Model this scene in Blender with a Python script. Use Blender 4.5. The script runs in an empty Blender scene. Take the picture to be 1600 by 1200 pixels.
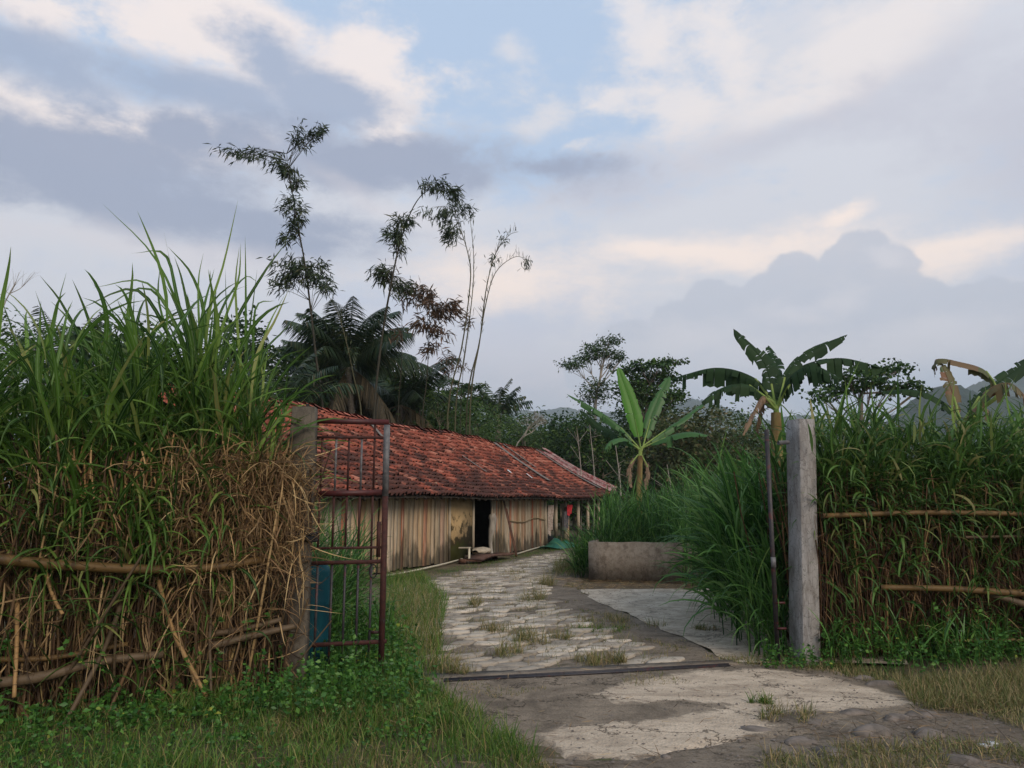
import bpy, math, random
import numpy as np
from mathutils import Vector
random.seed(7)
R = np.random.default_rng(11)
rad = math.radians
scene = bpy.context.scene
col = scene.collection
# ------------------------------------------------------------ camera
F = 1208.0; PITCH = rad(8.7); EYE = 1.6
SP, CP = math.sin(PITCH), math.cos(PITCH)
cam_d = bpy.data.cameras.new('camera'); cam = bpy.data.objects.new('camera', cam_d); col.objects.link(cam)
cam_d.sensor_width = 36.0; cam_d.lens = F / 1600 * 36
cam.location = (0, 0, EYE); cam.rotation_euler = (rad(90) + PITCH, 0, 0)
cam_d.clip_start = 0.05; cam_d.clip_end = 30000
scene.camera = cam
def ray(u, v):
    s = (600 - v) / F
    yp = CP - s * SP; zp = SP + s * CP
    return ((u - 800) / F / yp, zp / yp)
def at(u, v, D):
    a, b = ray(u, v)
    return np.array([a * D, D, EYE + b * D])
def gnd(u, v, z=0.0):
    a, b = ray(u, v)
    D = (z - EYE) / b
    return np.array([a * D, D, z])
# ------------------------------------------------------------ view, world, sun
scene.view_settings.view_transform = 'Standard'; scene.view_settings.look = 'None'
scene.view_settings.exposure = 0.32; scene.view_settings.gamma = 1
scene.render.engine = 'CYCLES'
scene.cycles.use_denoising = True
scene.cycles.max_bounces = 5; scene.cycles.diffuse_bounces = 3; scene.cycles.glossy_bounces = 2
scene.cycles.transmission_bounces = 4; scene.cycles.volume_bounces = 0; scene.cycles.transparent_max_bounces = 6
SUN_AZ, SUN_EL = rad(150), rad(33)
sd = bpy.data.lights.new('sun', 'SUN'); sun = bpy.data.objects.new('sun', sd); col.objects.link(sun)
sd.energy = 2.3; sd.angle = rad(28); sd.color = (1.0, 0.84, 0.68)
sdir = Vector((math.sin(SUN_AZ) * math.cos(SUN_EL), math.cos(SUN_AZ) * math.cos(SUN_EL), math.sin(SUN_EL)))
sun.rotation_euler = sdir.to_track_quat('Z', 'Y').to_euler(); sun.location = (-20, 10, 30)

def srgb(r, g, b):
    f = lambda c: ((c / 255) / 12.92) if c / 255 <= 0.04045 else (((c / 255) + 0.055) / 1.055) ** 2.4
    return (f(r), f(g), f(b), 1)

class NT:
    def __init__(s, tree): s.t = tree; s.n = tree.nodes; s.l = tree.links
    def node(s, typ, **kw):
        n = s.n.new(typ)
        for k, v in kw.items(): setattr(n, k, v)
        return n
    def link(s, a, b): s.l.new(a, b)
    def put(s, sock, v):
        if isinstance(v, bpy.types.NodeSocket): s.l.new(v, sock)
        else: sock.default_value = v
    def math(s, op, a, b=None, c=None, clamp=False):
        n = s.node('ShaderNodeMath', operation=op, use_clamp=clamp); s.put(n.inputs[0], a)
        if b is not None: s.put(n.inputs[1], b)
        if c is not None: s.put(n.inputs[2], c)
        return n.outputs[0]
    def vmath(s, op, a, b=None, scale=None):
        n = s.node('ShaderNodeVectorMath', operation=op); s.put(n.inputs[0], a)
        if b is not None: s.put(n.inputs[1], b)
        if scale is not None: s.put(n.inputs['Scale'], scale)
        return n.outputs['Value'] if op in ('LENGTH', 'DOT_PRODUCT') else n.outputs[0]
    def mix(s, f, a, b, mode='MIX'):
        n = s.node('ShaderNodeMix', data_type='RGBA', blend_type=mode)
        s.put(n.inputs[0], f); s.put(n.inputs[6], a); s.put(n.inputs[7], b); return n.outputs[2]
    def ramp(s, f, stops, interp='LINEAR'):
        n = s.node('ShaderNodeValToRGB'); n.color_ramp.interpolation = interp; e = n.color_ramp.elements
        while len(e) < len(stops): e.new(0.5)
        for i, (p, c) in enumerate(stops):
            e[i].position = p; e[i].color = c if len(c) == 4 else (*c, 1)
        s.put(n.inputs[0], f); return n.outputs[0]
    def smooth(s, x, a, b):
        n = s.node('ShaderNodeMapRange', interpolation_type='SMOOTHSTEP'); s.put(n.inputs[0], x)
        n.inputs[1].default_value = a; n.inputs[2].default_value = b; return n.outputs[0]
    def noise(s, vec, scale, detail=4, rough=0.55, dist=0.0, out=0):
        n = s.node('ShaderNodeTexNoise'); s.put(n.inputs['Vector'], vec); n.inputs['Scale'].default_value = scale
        n.inputs['Detail'].default_value = detail; n.inputs['Roughness'].default_value = rough; n.inputs['Distortion'].default_value = dist
        return n.outputs[out]

world = bpy.data.worlds.new('World'); scene.world = world; world.use_nodes = True
w = NT(world.node_tree); w.n.clear()
tc = w.node('ShaderNodeTexCoord')
dirv = w.vmath('NORMALIZE', tc.outputs['Generated'])
sep = w.node('ShaderNodeSeparateXYZ'); w.link(dirv, sep.inputs[0])
AZ = w.math('ARCTAN2', sep.outputs[0], sep.outputs[1]); EL = w.math('ARCSINE', sep.outputs[2])
def azel(u, v):
    a, b = ray(u, v); n = math.sqrt(a * a + 1 + b * b)
    return math.atan2(a, 1), math.asin(b / n)
def cloud_field(ells, namp, nscale, seed, detail=7, rough=0.56, stretch=(1, 1, 2.0)):
    # ragged ellipses placed by direction on the sky dome (azimuth, elevation)
    v0 = w.vmath('MULTIPLY', dirv, stretch); v0 = w.vmath('ADD', v0, (seed, seed * 1.7, 0))
    cn = w.noise(v0, nscale, detail, rough, 0.3, out=1)
    c = w.vmath('SCALE', w.vmath('SUBTRACT', cn, (0.5, 0.5, 0.5)), scale=namp * .75)
    cb = w.node('ShaderNodeCombineXYZ'); w.link(AZ, cb.inputs[0]); w.link(EL, cb.inputs[1])
    p = w.vmath('ADD', cb.outputs[0], c)
    s2 = w.node('ShaderNodeSeparateXYZ'); w.link(p, s2.inputs[0])
    cb2 = w.node('ShaderNodeCombineXYZ'); w.link(s2.outputs[0], cb2.inputs[0]); w.link(s2.outputs[1], cb2.inputs[1])
    best = None
    for (u, v, rx, ry, rot) in ells:
        a, e = azel(u, v)
        mp = w.node('ShaderNodeMapping', vector_type='TEXTURE'); w.link(cb2.outputs[0], mp.inputs[0])
        k = 1.0 / 1208
        mp.inputs['Location'].default_value = (a, e, 0); mp.inputs['Rotation'].default_value = (0, 0, rad(rot)); mp.inputs['Scale'].default_value = (rx * k, ry * k, 1)
        d = w.math('SUBTRACT', 1.0, w.vmath('LENGTH', mp.outputs[0]))
        best = d if best is None else w.math('SMOOTH_MAX', best, d, 0.25 if len(ells) < 15 else .12)
    return best
sky = w.node('ShaderNodeTexSky', sky_type='NISHITA'); sky.sun_disc = False
sky.sun_elevation = SUN_EL; sky.sun_rotation = SUN_AZ; sky.air_density = 1.0; sky.dust_density = 1.5; sky.ozone_density = 1.5
SKYS = 0.11
blue = w.vmath('SCALE', sky.outputs[0], scale=SKYS)
blue = w.mix(0.8, blue, srgb(182, 205, 236))
base = w.mix(w.smooth(EL, rad(26), rad(4)), blue, srgb(208, 204, 214))
wisp = w.noise(w.vmath('MULTIPLY', dirv, (1, 1, 1.9)), 8.0, 12, .68, .1)
wisp2 = w.noise(w.vmath('ADD', w.vmath('MULTIPLY', dirv, (1, 1, 3.2)), (4.4, 1.2, 0)), 3.6, 9, .6, .4)
def lay(prev, color, ells, lo, hi, op, namp=0.10, nscale=5.0, seed=0.0, brk=1.0, **kw):
    if brk == 1.0: hi = hi + .22; lo = lo - .12
    f = cloud_field(ells, namp, nscale, seed, **kw)
    f = w.math('ADD', f, w.math('MULTIPLY', w.math('SUBTRACT', wisp, .5), 2.3 * brk))
    f = w.math('ADD', f, w.math('MULTIPLY', w.math('SUBTRACT', wisp2, .5), 1.3 * brk))
    return w.mix(w.math('MULTIPLY', w.smooth(f, lo, hi), op), prev, color)
c = base
c = lay(c, srgb(208, 211, 222), [(1350, 200, 480, 420, 0), (1500, 60, 400, 200, 0), (-200, 260, 700, 420, 0), (560, 330, 620, 170, 0), (1100, 380, 620, 130, 0)], 0.0, 0.45, 0.92, 0.16, 3.0, 3.1)
c = lay(c, srgb(232, 226, 227), [(1050, 165, 115, 60, -25), (960, 160, 50, 30, 0), (1000, 50, 60, 90, 40), (1130, 90, 60, 110, 20), (1380, 60, 240, 60, 15), (1300, 140, 200, 30, 12)], -0.1, 0.5, 0.75, 0.13, 7.0, 9.3)
c = lay(c, srgb(222, 219, 223), [(830, 190, 60, 45, 0), (800, 80, 50, 40, 0), (900, 230, 60, 14, 0)], .05, 0.8, 0.6, 0.16, 9.0, 7.3)
c = lay(c, srgb(186, 189, 206), [(1280, 180, 330, 45, 12), (930, 290, 180, 50, 12), (1580, 220, 120, 120, 0)], -0.1, 0.8, 0.7, 0.14, 5.0, 5.3)
c = lay(c, srgb(238, 229, 228), [(330, 50, 330, 85, -8), (560, 100, 85, 90, -30), (600, 190, 60, 50, 0), (150, 190, 300, 55, -6), (340, 215, 110, 50, -18), (60, 20, 120, 30, 0)], -0.05, 0.4, 0.9, 0.11, 6.0, 1.3)
c = lay(c, srgb(152, 168, 197), [(40, 90, 210, 52, -10), (270, 140, 270, 52, -6), (420, 95, 95, 52, -10), (500, 170, 130, 50, -8)], -0.02, 0.5, 0.93, 0.10, 6.0, 13.3)
c = lay(c, srgb(149, 160, 186), [(150, 270, 400, 62, 0), (330, 330, 300, 50, -5), (620, 270, 330, 58, 0), (280, 225, 60, 40, 0), (830, 260, 150, 40, 0)], -0.15, 0.38, 0.97, 0.11, 5.0, 4.7)
c = lay(c, srgb(214, 210, 218), [(620, 330, 200, 22, -20), (250, 400, 350, 30, 0)], -0.1, 0.9, 0.55, 0.1, 6.0, 8.8)
c = lay(c, srgb(255, 238, 228), [(800, 440, 200, 60, 0), (1080, 390, 300, 34, 0), (1330, 330, 40, 12, 10), (1480, 400, 170, 36, 0)], -0.2, 0.8, 0.85, 0.10, 6.0, 2.2)
c = lay(c, srgb(188, 194, 210), [(1350, 398, 44, 36, 0), (1312, 412, 34, 30, 0), (1385, 420, 44, 40, 0), (1345, 450, 90, 50, 0), (1240, 425, 36, 32, 0), (1262, 448, 50, 40, 0), (1205, 460, 44, 34, 0), (1430, 470, 50, 34, 0), (1500, 468, 36, 26, 0), (1550, 466, 34, 34, 0), (1590, 485, 50, 40, 0), (1110, 470, 46, 34, 0), (1150, 490, 60, 40, 0), (1060, 500, 46, 32, 0), (985, 540, 60, 46, 0), (930, 580, 60, 40, 0), (1200, 560, 300, 80, 0), (1500, 570, 300, 90, 0)], 0.0, 0.2, 0.85, 0.034, 30.0, 6.4, stretch=(1, 1, 1.1), detail=7, rough=.5, brk=.3)
c = lay(c, srgb(212, 212, 222), [(1310, 470, 60, 30, 20), (1240, 500, 90, 30, 0), (1470, 520, 120, 40, 0), (1080, 530, 130, 40, 0), (1380, 400, 30, 16, 0), (1250, 560, 400, 50, 0)], -.1, .8, .75, .08, 10, 3.9)
c = lay(c, srgb(165, 180, 204), [(1000, 660, 700, 95, 0), (1450, 620, 300, 60, 0)], 0.0, 0.8, 0.65, 0.06, 4.0, 7.7)
bg = w.node('ShaderNodeBackground'); w.link(w.mix(1.0, c, (1.0, .97, .93, 1), 'MULTIPLY'), bg.inputs[0]); bg.inputs[1].default_value = 1.0
wo = w.node('ShaderNodeOutputWorld'); w.link(bg.outputs[0], wo.inputs[0])
world.cycles.sampling_method = 'MANUAL'; world.cycles.sample_map_resolution = 512

# ------------------------------------------------------------ mesh tools
def A(*x): return np.array(x, dtype=float)
class MB:
    def __init__(s): s.v = []; s.q = []; s.t = []; s.al = []; s.ac = []; s.n = 0
    def add(s, V, Q=None, T=None, al=None, ac=None):
        V = np.asarray(V, float).reshape(-1, 3)
        s.v.append(V)
        if Q is not None and len(Q): s.q.append(np.asarray(Q, np.int64).reshape(-1, 4) + s.n)
        if T is not None and len(T): s.t.append(np.asarray(T, np.int64).reshape(-1, 3) + s.n)
        s.al.append(np.zeros(len(V)) if al is None else np.asarray(al, float).ravel())
        s.ac.append(np.ones(len(V)) if ac is None else np.asarray(ac, float).ravel())
        s.n += len(V)
    def build(s, name, mat, parent=None, origin=None, smooth=False):
        V = np.concatenate(s.v) if s.v else np.zeros((0, 3))
        if origin is not None: V = V - np.asarray(origin, float)
        q = np.concatenate(s.q) if s.q else np.zeros((0, 4), np.int64)
        t = np.concatenate(s.t) if s.t else np.zeros((0, 3), np.int64)
        me = bpy.data.meshes.new(name)
        me.vertices.add(len(V)); me.vertices.foreach_set('co', V.astype(np.float32).ravel())
        me.loops.add(q.size + t.size); me.loops.foreach_set('vertex_index', np.concatenate([q.ravel(), t.ravel()]).astype(np.int32))
        npoly = len(q) + len(t); me.polygons.add(npoly)
        st = np.concatenate([np.arange(len(q)) * 4, len(q) * 4 + np.arange(len(t)) * 3]).astype(np.int32)
        me.polygons.foreach_set('loop_start', st)
        if smooth: me.polygons.foreach_set('use_smooth', np.ones(npoly, bool))
        a = me.attributes.new('along', 'FLOAT', 'POINT'); a.data.foreach_set('value', np.concatenate(s.al).astype(np.float32))
        b = me.attributes.new('across', 'FLOAT', 'POINT'); b.data.foreach_set('value', np.concatenate(s.ac).astype(np.float32))
        me.update(calc_edges=True); me.validate()
        me.materials.append(mat)
        o = bpy.data.objects.new(name, me); col.objects.link(o)
        if parent is not None: o.parent = parent
        elif origin is not None: o.location = tuple(origin)
        return o
    def box(s, c, size, rot=None, al=0):
        sx, sy, sz = [x / 2 for x in size]
        V = A([-sx, -sy, -sz], [sx, -sy, -sz], [sx, sy, -sz], [-sx, sy, -sz], [-sx, -sy, sz], [sx, -sy, sz], [sx, sy, sz], [-sx, sy, sz])
        if rot is not None: V = V @ np.asarray(rot).T
        s.add(V + np.asarray(c), [[0, 3, 2, 1], [4, 5, 6, 7], [0, 1, 5, 4], [1, 2, 6, 5], [2, 3, 7, 6], [3, 0, 4, 7]], al=np.full(8, al) + np.array([0, 0, 0, 0, 1, 1, 1, 1]) * (1 if al == 0 else 0))
    def hexa(s, P):  # 8 points, bottom 4 then top 4
        s.add(P, [[0, 3, 2, 1], [4, 5, 6, 7], [0, 1, 5, 4], [1, 2, 6, 5], [2, 3, 7, 6], [3, 0, 4, 7]], al=[0, 0, 0, 0, 1, 1, 1, 1])
    def bar(s, p, q, wx, wy, up=(0, 0, 1)):
        p = np.asarray(p, float); q = np.asarray(q, float); d = q - p; L = np.linalg.norm(d); d /= L
        up = np.asarray(up, float)
        if abs(d @ up) > 0.95: up = A(0, 1, 0)
        x = np.cross(d, up); x /= np.linalg.norm(x); y = np.cross(x, d)
        P = []
        for e in (p, q):
            for a, b in ((-1, -1), (1, -1), (1, 1), (-1, 1)): P.append(e + x * a * wx / 2 + y * b * wy / 2)
        s.hexa(P)
    def tubes(s, P, r, sides=5, cap=False):
        P = np.asarray(P, float)
        if P.ndim == 2: P = P[None]
        N, K, _ = P.shape
        r = np.broadcast_to(np.asarray(r, float), (N, K))
        T = np.gradient(P, axis=1); T /= np.linalg.norm(T, axis=2, keepdims=True) + 1e-9
        m = T.mean(axis=1); ref = np.where(np.abs(m[:, 2:3]) > 0.8, A([1.0, 0.13, 0]), A([0.0, 0.1, 1.0]))
        ref = np.repeat(ref[:, None], K, 1)
        X = np.cross(T, ref); X /= np.linalg.norm(X, axis=2, keepdims=True) + 1e-9
        Y = np.cross(T, X)
        a = np.arange(sides) / sides * 2 * np.pi
        V = P[:, :, None] + r[:, :, None, None] * (np.cos(a)[None, None, :, None] * X[:, :, None] + np.sin(a)[None, None, :, None] * Y[:, :, None])
        i = np.arange(N)[:, None, None] * K * sides; k = np.arange(K - 1)[None, :, None] * sides; j = np.arange(sides)[None, None, :]; j2 = (j + 1) % sides
        Q = np.stack([i + k + j, i + k + j2, i + k + sides + j2, i + k + sides + j], -1).reshape(-1, 4)
        al = np.broadcast_to(np.linspace(0, 1, K)[None, :, None], (N, K, sides)).ravel()
        n0 = s.n
        s.add(V, Q, al=al)
        if cap:
            for e, kk in ((0, 0), (1, K - 1)):
                c = P[:, kk]; b0 = s.n - n0
                base = np.arange(N)[:, None] * K * sides + kk * sides + np.arange(sides)[None]
                nxt = np.roll(base, -1, axis=1)
                # merge fan with ring vertices
                cidx = N * K * sides + e * N + np.arange(N)[:, None] + 0 * base
                tri = np.stack([base, nxt, cidx], -1).reshape(-1, 3)
                s.v.append(c); s.t.append(tri + n0); s.al.append(np.full(N, float(e))); s.ac.append(np.ones(N)); s.n += N
    def blades(s, B, az, L, W, th0, bend, seg=6, tw=None, pw=1.4, root=0.35):
        B = np.asarray(B, float); N = len(B)
        az, L, W, th0, bend = [np.broadcast_to(np.asarray(x, float), (N,)) for x in (az, L, W, th0, bend)]
        tw = R.uniform(-0.9, 0.9, N) if tw is None else np.broadcast_to(tw, (N,))
        t = np.linspace(0, 1, seg + 1)
        th = th0[:, None] + bend[:, None] * ((t[None] + 0.5 / seg) ** pw)
        st = (L / seg)[:, None]
        h = np.concatenate([np.zeros((N, 1)), np.cumsum(np.sin(th[:, :-1]) * st, 1)], 1)
        z = np.concatenate([np.zeros((N, 1)), np.cumsum(np.cos(th[:, :-1]) * st, 1)], 1)
        ca, sa = np.cos(az)[:, None], np.sin(az)[:, None]
        P = np.stack([B[:, 0:1] + h * ca, B[:, 1:2] + h * sa, B[:, 2:3] + z], -1)
        wob = R.normal(0, 0.02, (N, 1)) * L[:, None] * np.sin(t * 5)[None]
        P[..., 0] -= wob * sa; P[..., 1] += wob * ca
        S = np.stack([-sa + 0 * h, ca + 0 * h, 0 * h], -1)
        Nn = np.stack([-np.cos(th) * ca, -np.cos(th) * sa, np.sin(th)], -1)
        a = tw[:, None] * (0.4 + t[None])
        S = S * np.cos(a)[..., None] + Nn * np.sin(a)[..., None]
        wp = np.minimum(1, root + t * 3) * np.clip(1 - t ** 2.2, 0, 1) ** 0.8; wp[-1] = 0.02
        S = S * (W[:, None] * 0.5 * wp[None])[..., None]
        s.strip(P, S)
    def strip(s, P, S):
        N, K, _ = P.shape
        V = np.stack([P - S, P + S], 2)
        i = np.arange(N)[:, None] * K * 2; k = np.arange(K - 1)[None] * 2
        Q = np.stack([i + k, i + k + 1, i + k + 3, i + k + 2], -1).reshape(-1, 4)
        al = np.broadcast_to(np.linspace(0, 1, K)[None, :, None], (N, K, 2)).ravel()
        ac = np.broadcast_to(A(-1, 1)[None, None], (N, K, 2)).ravel()
        s.add(V, Q, al=al, ac=ac)
    def leaves(s, P, D, L, W, fold=0.15, side=None):
        P = np.asarray(P, float); N = len(P)
        D = D / (np.linalg.norm(D, axis=1, keepdims=True) + 1e-9)
        if side is None: side = np.cross(D, R.normal(size=(N, 3)))
        side = side / (np.linalg.norm(side, axis=1, keepdims=True) + 1e-9)
        nn = np.cross(side, D)
        L = np.broadcast_to(L, (N,))[:, None]; W = np.broadcast_to(W, (N,))[:, None]
        m = P + D * L * 0.45
        V = np.stack([P, m - side * W / 2 + nn * W * fold, P + D * L - A(0, 0, 1) * L * 0.1, m + side * W / 2 + nn * W * fold], 1)
        i = np.arange(N)[:, None] * 4
        T = np.concatenate([i + A([0, 1, 2]).astype(int), i + A([0, 2, 3]).astype(int)])
        s.add(V, None, T, al=np.tile([0, .5, 1, .5], N), ac=np.tile([0, 1, 0, 1], N))

def curve(pts, n=16):
    P = np.asarray(pts, float)
    if len(P) == 2: return P[0] + (P[1] - P[0]) * np.linspace(0, 1, n)[:, None]
    E = np.vstack([2 * P[0] - P[1], P, 2 * P[-1] - P[-2]]); out = []
    m = len(P) - 1
    for x in np.linspace(0, m, n):
        i = min(int(x), m - 1); t = x - i; a, b, c_, d = E[i:i + 4]
        out.append(0.5 * (2 * b + (c_ - a) * t + (2 * a - 5 * b + 4 * c_ - d) * t * t + (3 * b - a - 3 * c_ + d) * t ** 3))
    return np.array(out)
def thing(name, label, cat, loc=(0, 0, 0), group=None):
    o = bpy.data.objects.new(name, None); col.objects.link(o); o.location = tuple(loc); o.empty_display_size = 0.2
    return tag(o, label, cat, group)
def tag(o, label=None, cat=None, group=None, kind=None):
    if label: o['label'] = label
    if cat: o['category'] = cat
    if group: o['group'] = group
    if kind: o['kind'] = kind
    return o
def copy_tree(o, loc, rz, sc, label, parent=None):
    c = o.copy(); col.objects.link(c); c.location = tuple(loc); c.rotation_euler = (0, 0, rz); c.scale = (sc, sc, sc) if np.isscalar(sc) else sc
    c['label'] = label
    for ch in o.children:
        d = ch.copy(); col.objects.link(d); d.parent = c
    return c
def in_poly(P, poly):
    x, y = P[:, 0], P[:, 1]; ins = np.zeros(len(P), bool); n = len(poly); j = n - 1
    for i in range(n):
        xi, yi = poly[i][:2]; xj, yj = poly[j][:2]
        c_ = ((yi > y) != (yj > y)) & (x < (xj - xi) * (y - yi) / (yj - yi + 1e-12) + xi); ins ^= c_; j = i
    return ins
def sample_poly(poly, n):
    poly = np.asarray(poly)[:, :2]; lo, hi = poly.min(0), poly.max(0); out = []; k = 0
    while k < n:
        p = R.uniform(lo, hi, (n * 2, 2)); p = p[in_poly(p, poly)]; out.append(p); k += len(p)
        if len(out) > 200: break
    p = np.concatenate(out)[:n]
    return np.column_stack([p, np.zeros(len(p))])
def px_poly(pts): return [gnd(u, v) for u, v in pts]
def patchy(P, scale, thr, seed=0.0):
    # keep points where a smooth random field is high
    k = 0
    for i, (fx, fy, ph) in enumerate([(1.0, .3, .1), (-.4, 1.1, 2.), (1.7, 1.3, 4.), (-2.1, 1.2, 1.), (.6, -2.6, 3.3), (3.1, 2.2, 5.)]):
        k = k + np.sin((P[:, 0] * fx + P[:, 1] * fy) * scale + ph + seed * (i + 1)) / (1 + 0.35 * i)
    return P[k > thr]

# ------------------------------------------------------------ materials
def material(name, rough=0.85, spec=0.2):
    m = bpy.data.materials.new(name); m.use_nodes = True; t = NT(m.node_tree)
    b = m.node_tree.nodes['Principled BSDF']; b.inputs['Roughness'].default_value = rough; b.inputs['Specular IOR Level'].default_value = spec
    return m, t, b
def pos(t): return t.node('ShaderNodeNewGeometry').outputs['Position']
def island(t): return t.node('ShaderNodeNewGeometry').outputs['Random Per Island']
def attr(t, n): return t.node('ShaderNodeAttribute', attribute_name=n).outputs['Fac']
def bump(t, b, h, strength=0.5, dist=0.02):
    n = t.node('ShaderNodeBump'); n.inputs['Strength'].default_value = strength; n.inputs['Distance'].default_value = dist
    t.put(n.inputs['Height'], h); t.link(n.outputs[0], b.inputs['Normal'])
def foliage(name, stops, transl=0.3, rib=None, tip=None, rough=0.55, spec=0.3, patch=None):
    m, t, b = material(name, rough, spec)
    c_ = t.ramp(island(t), [(p, (*k, 1)) for p, k in stops])
    if patch: c_ = t.mix(t.smooth(t.noise(pos(t), patch[0], 3), 0.45, 0.62), c_, (*patch[1], 1))
    if tip: c_ = t.mix(t.math('MULTIPLY', t.smooth(attr(t, 'along'), 0.55, 1.0), tip[0]), c_, (*tip[1], 1))
    if rib: c_ = t.mix(t.math('MULTIPLY', t.smooth(t.math('ABSOLUTE', attr(t, 'across')), 0.28, 0.08), 0.6), c_, (*rib, 1))
    t.link(c_, b.inputs['Base Color'])
    tr = t.node('ShaderNodeBsdfTranslucent'); t.link(c_, tr.inputs[0])
    mx = t.node('ShaderNodeMixShader'); mx.inputs[0].default_value = transl
    out = [n for n in t.n if n.type == 'OUTPUT_MATERIAL'][0]
    t.link(b.outputs[0], mx.inputs[1]); t.link(tr.outputs[0], mx.inputs[2]); t.link(mx.outputs[0], out.inputs[0])
    return m
def plain(name, c1, c2, scale=6.0, rough=0.85, spec=0.2, c3=None, c3thr=(0.58, 0.7), bumps=0.3, detail=8, zst=1.0, metal=0.0, bd=0.01):
    m, t, b = material(name, rough, spec); p = t.vmath('MULTIPLY', pos(t), (1, 1, zst))
    n = t.noise(p, scale, detail, 0.6)
    c_ = t.mix(t.smooth(n, 0.35, 0.65), (*c1, 1), (*c2, 1))
    if c3: c_ = t.mix(t.smooth(t.noise(p, scale * 0.45, 6, 0.65, 0.4), *c3thr), c_, (*c3, 1))
    t.link(c_, b.inputs['Base Color']); b.inputs['Metallic'].default_value = metal
    bump(t, b, t.noise(p, scale * 3, 6, 0.7), bumps, bd)
    return m

M = {}
M['grass_tall'] = foliage('elephant grass leaf', [(0, (.018, .055, .01)), (.35, (.05, .12, .016)), (.7, (.10, .21, .028)), (.9, (.18, .3, .05)), (1, (.3, .28, .09))], .42, rib=(.2, .3, .12), tip=(.3, (.12, .15, .03)))  # leaf tones vary; wide ramp also paints in backlit and deeply shadowed blades
M['grass_lush'] = foliage('lush fodder grass', [(0, (.014, .055, .01)), (.45, (.042, .125, .019)), (.85, (.09, .21, .036)), (1, (.2, .32, .085))], .4, rib=(.16, .28, .12), rough=.5)
M['grass_dark'] = foliage('hedge grass leaf', [(0, (.02, .06, .01)), (.45, (.05, .12, .018)), (.8, (.095, .2, .035)), (.94, (.18, .21, .055)), (1, (.32, .26, .11))], .38, rib=(.15, .22, .1))
M['turf'] = foliage('short grass', [(0, (.03, .085, .012)), (.45, (.07, .16, .018)), (.75, (.12, .2, .03)), (.9, (.2, .2, .055)), (1, (.34, .27, .11))], .3, tip=(.35, (.22, .2, .07)))
M['turf_dry'] = foliage('dry short grass', [(0, (.07, .11, .025)), (.4, (.14, .15, .04)), (.7, (.25, .2, .09)), (1, (.38, .28, .14))], .25)
M['weed'] = foliage('broad weed leaf', [(0, (.02, .07, .012)), (.5, (.05, .14, .024)), (.9, (.09, .21, .035)), (.985, (.12, .24, .04)), (1, (.3, .32, .05))], .25, rough=.45)
M['tree_dark'] = foliage('dark tree leaf', [(0, (.018, .045, .014)), (.6, (.035, .075, .02)), (.9, (.06, .11, .028)), (1, (.1, .12, .045))], .3)
M['tree_mid'] = foliage('mid green tree leaf', [(0, (.014, .038, .009)), (.6, (.032, .075, .015)), (.92, (.065, .13, .024)), (1, (.12, .16, .04))], .28)
M['tree_olive'] = foliage('olive bush leaf', [(0, (.035, .05, .016)), (.6, (.06, .085, .025)), (.9, (.10, .10, .035)), (1, (.16, .11, .05))], .22)
M['bamboo_leaf'] = foliage('bamboo leaf', [(0, (.012, .026, .009)), (.6, (.024, .045, .015)), (.9, (.045, .065, .022)), (1, (.08, .08, .03))], .15)
M['bamboo_brown'] = foliage('dry bamboo leaf', [(0, (.035, .03, .016)), (.5, (.09, .055, .03)), (1, (.16, .09, .05))], .3)
M['bamboo_green'] = foliage('feathery bamboo thicket leaf', [(0, (.022, .055, .012)), (.6, (.05, .10, .022)), (1, (.10, .16, .04))], .3)
M['palm'] = foliage('coconut leaflet', [(0, (.014, .03, .013)), (.6, (.028, .055, .02)), (.9, (.05, .075, .026)), (1, (.12, .10, .05))], .18, rough=.42)
M['palm_brown'] = foliage('old palm leaflet', [(0, (.04, .035, .02)), (.6, (.09, .07, .035)), (1, (.15, .11, .06))], .2)
M['banana_lime'] = foliage('young banana leaf', [(0, (.07, .22, .02)), (1, (.09, .26, .028))], .5, rough=.4)
M['banana_green'] = foliage('banana leaf', [(0, (.05, .13, .035)), (1, (.065, .16, .045))], .35, rough=.42)
M['banana_dark'] = foliage('dark banana leaf', [(0, (.014, .034, .013)), (1, (.024, .052, .018))], .2, rough=.65, spec=.15)
M['banana_dead'] = foliage('dead banana leaf', [(0, (.10, .06, .035)), (1, (.2, .13, .075))], .2)
M['banana_edge'] = foliage('browning banana leaf', [(0, (.07, .10, .035)), (.5, (.13, .09, .04)), (1, (.18, .08, .04))], .2)
M['straw'] = foliage('dry straw leaf', [(0, (.025, .016, .01)), (.4, (.085, .05, .026)), (.8, (.22, .14, .068)), (1, (.48, .34, .17))], .2, rough=.8)
M['straw_pale'] = foliage('pale straw leaf', [(0, (.06, .038, .02)), (.5, (.24, .145, .07)), (.85, (.42, .28, .13)), (1, (.6, .44, .22))], .25, rough=.8)
def cane_mat(name, stops, rings=9.0):
    m, t, b = material(name, .6, .25)
    c_ = t.ramp(island(t), [(p, (*k, 1)) for p, k in stops])
    al = t.math('MULTIPLY', attr(t, 'along'), rings); fr = t.math('FRACT', al)
    c_ = t.mix(t.math('MULTIPLY', t.smooth(fr, 0.10, 0.03), 0.7), c_, (.05, .03, .015, 1))
    c_ = t.mix(t.math('MULTIPLY', t.smooth(t.noise(pos(t), 22, 5, .7), .5, .68), .6), c_, (.06, .04, .025, 1))
    t.link(c_, b.inputs['Base Color']); bump(t, b, t.noise(pos(t), 60, 3), .3, .004); return m
M['cane'] = cane_mat('dried cane', [(0, (.022, .014, .009)), (.4, (.075, .042, .021)), (.7, (.18, .105, .05)), (.92, (.36, .24, .11)), (1, (.34, .32, .11))])
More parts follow.
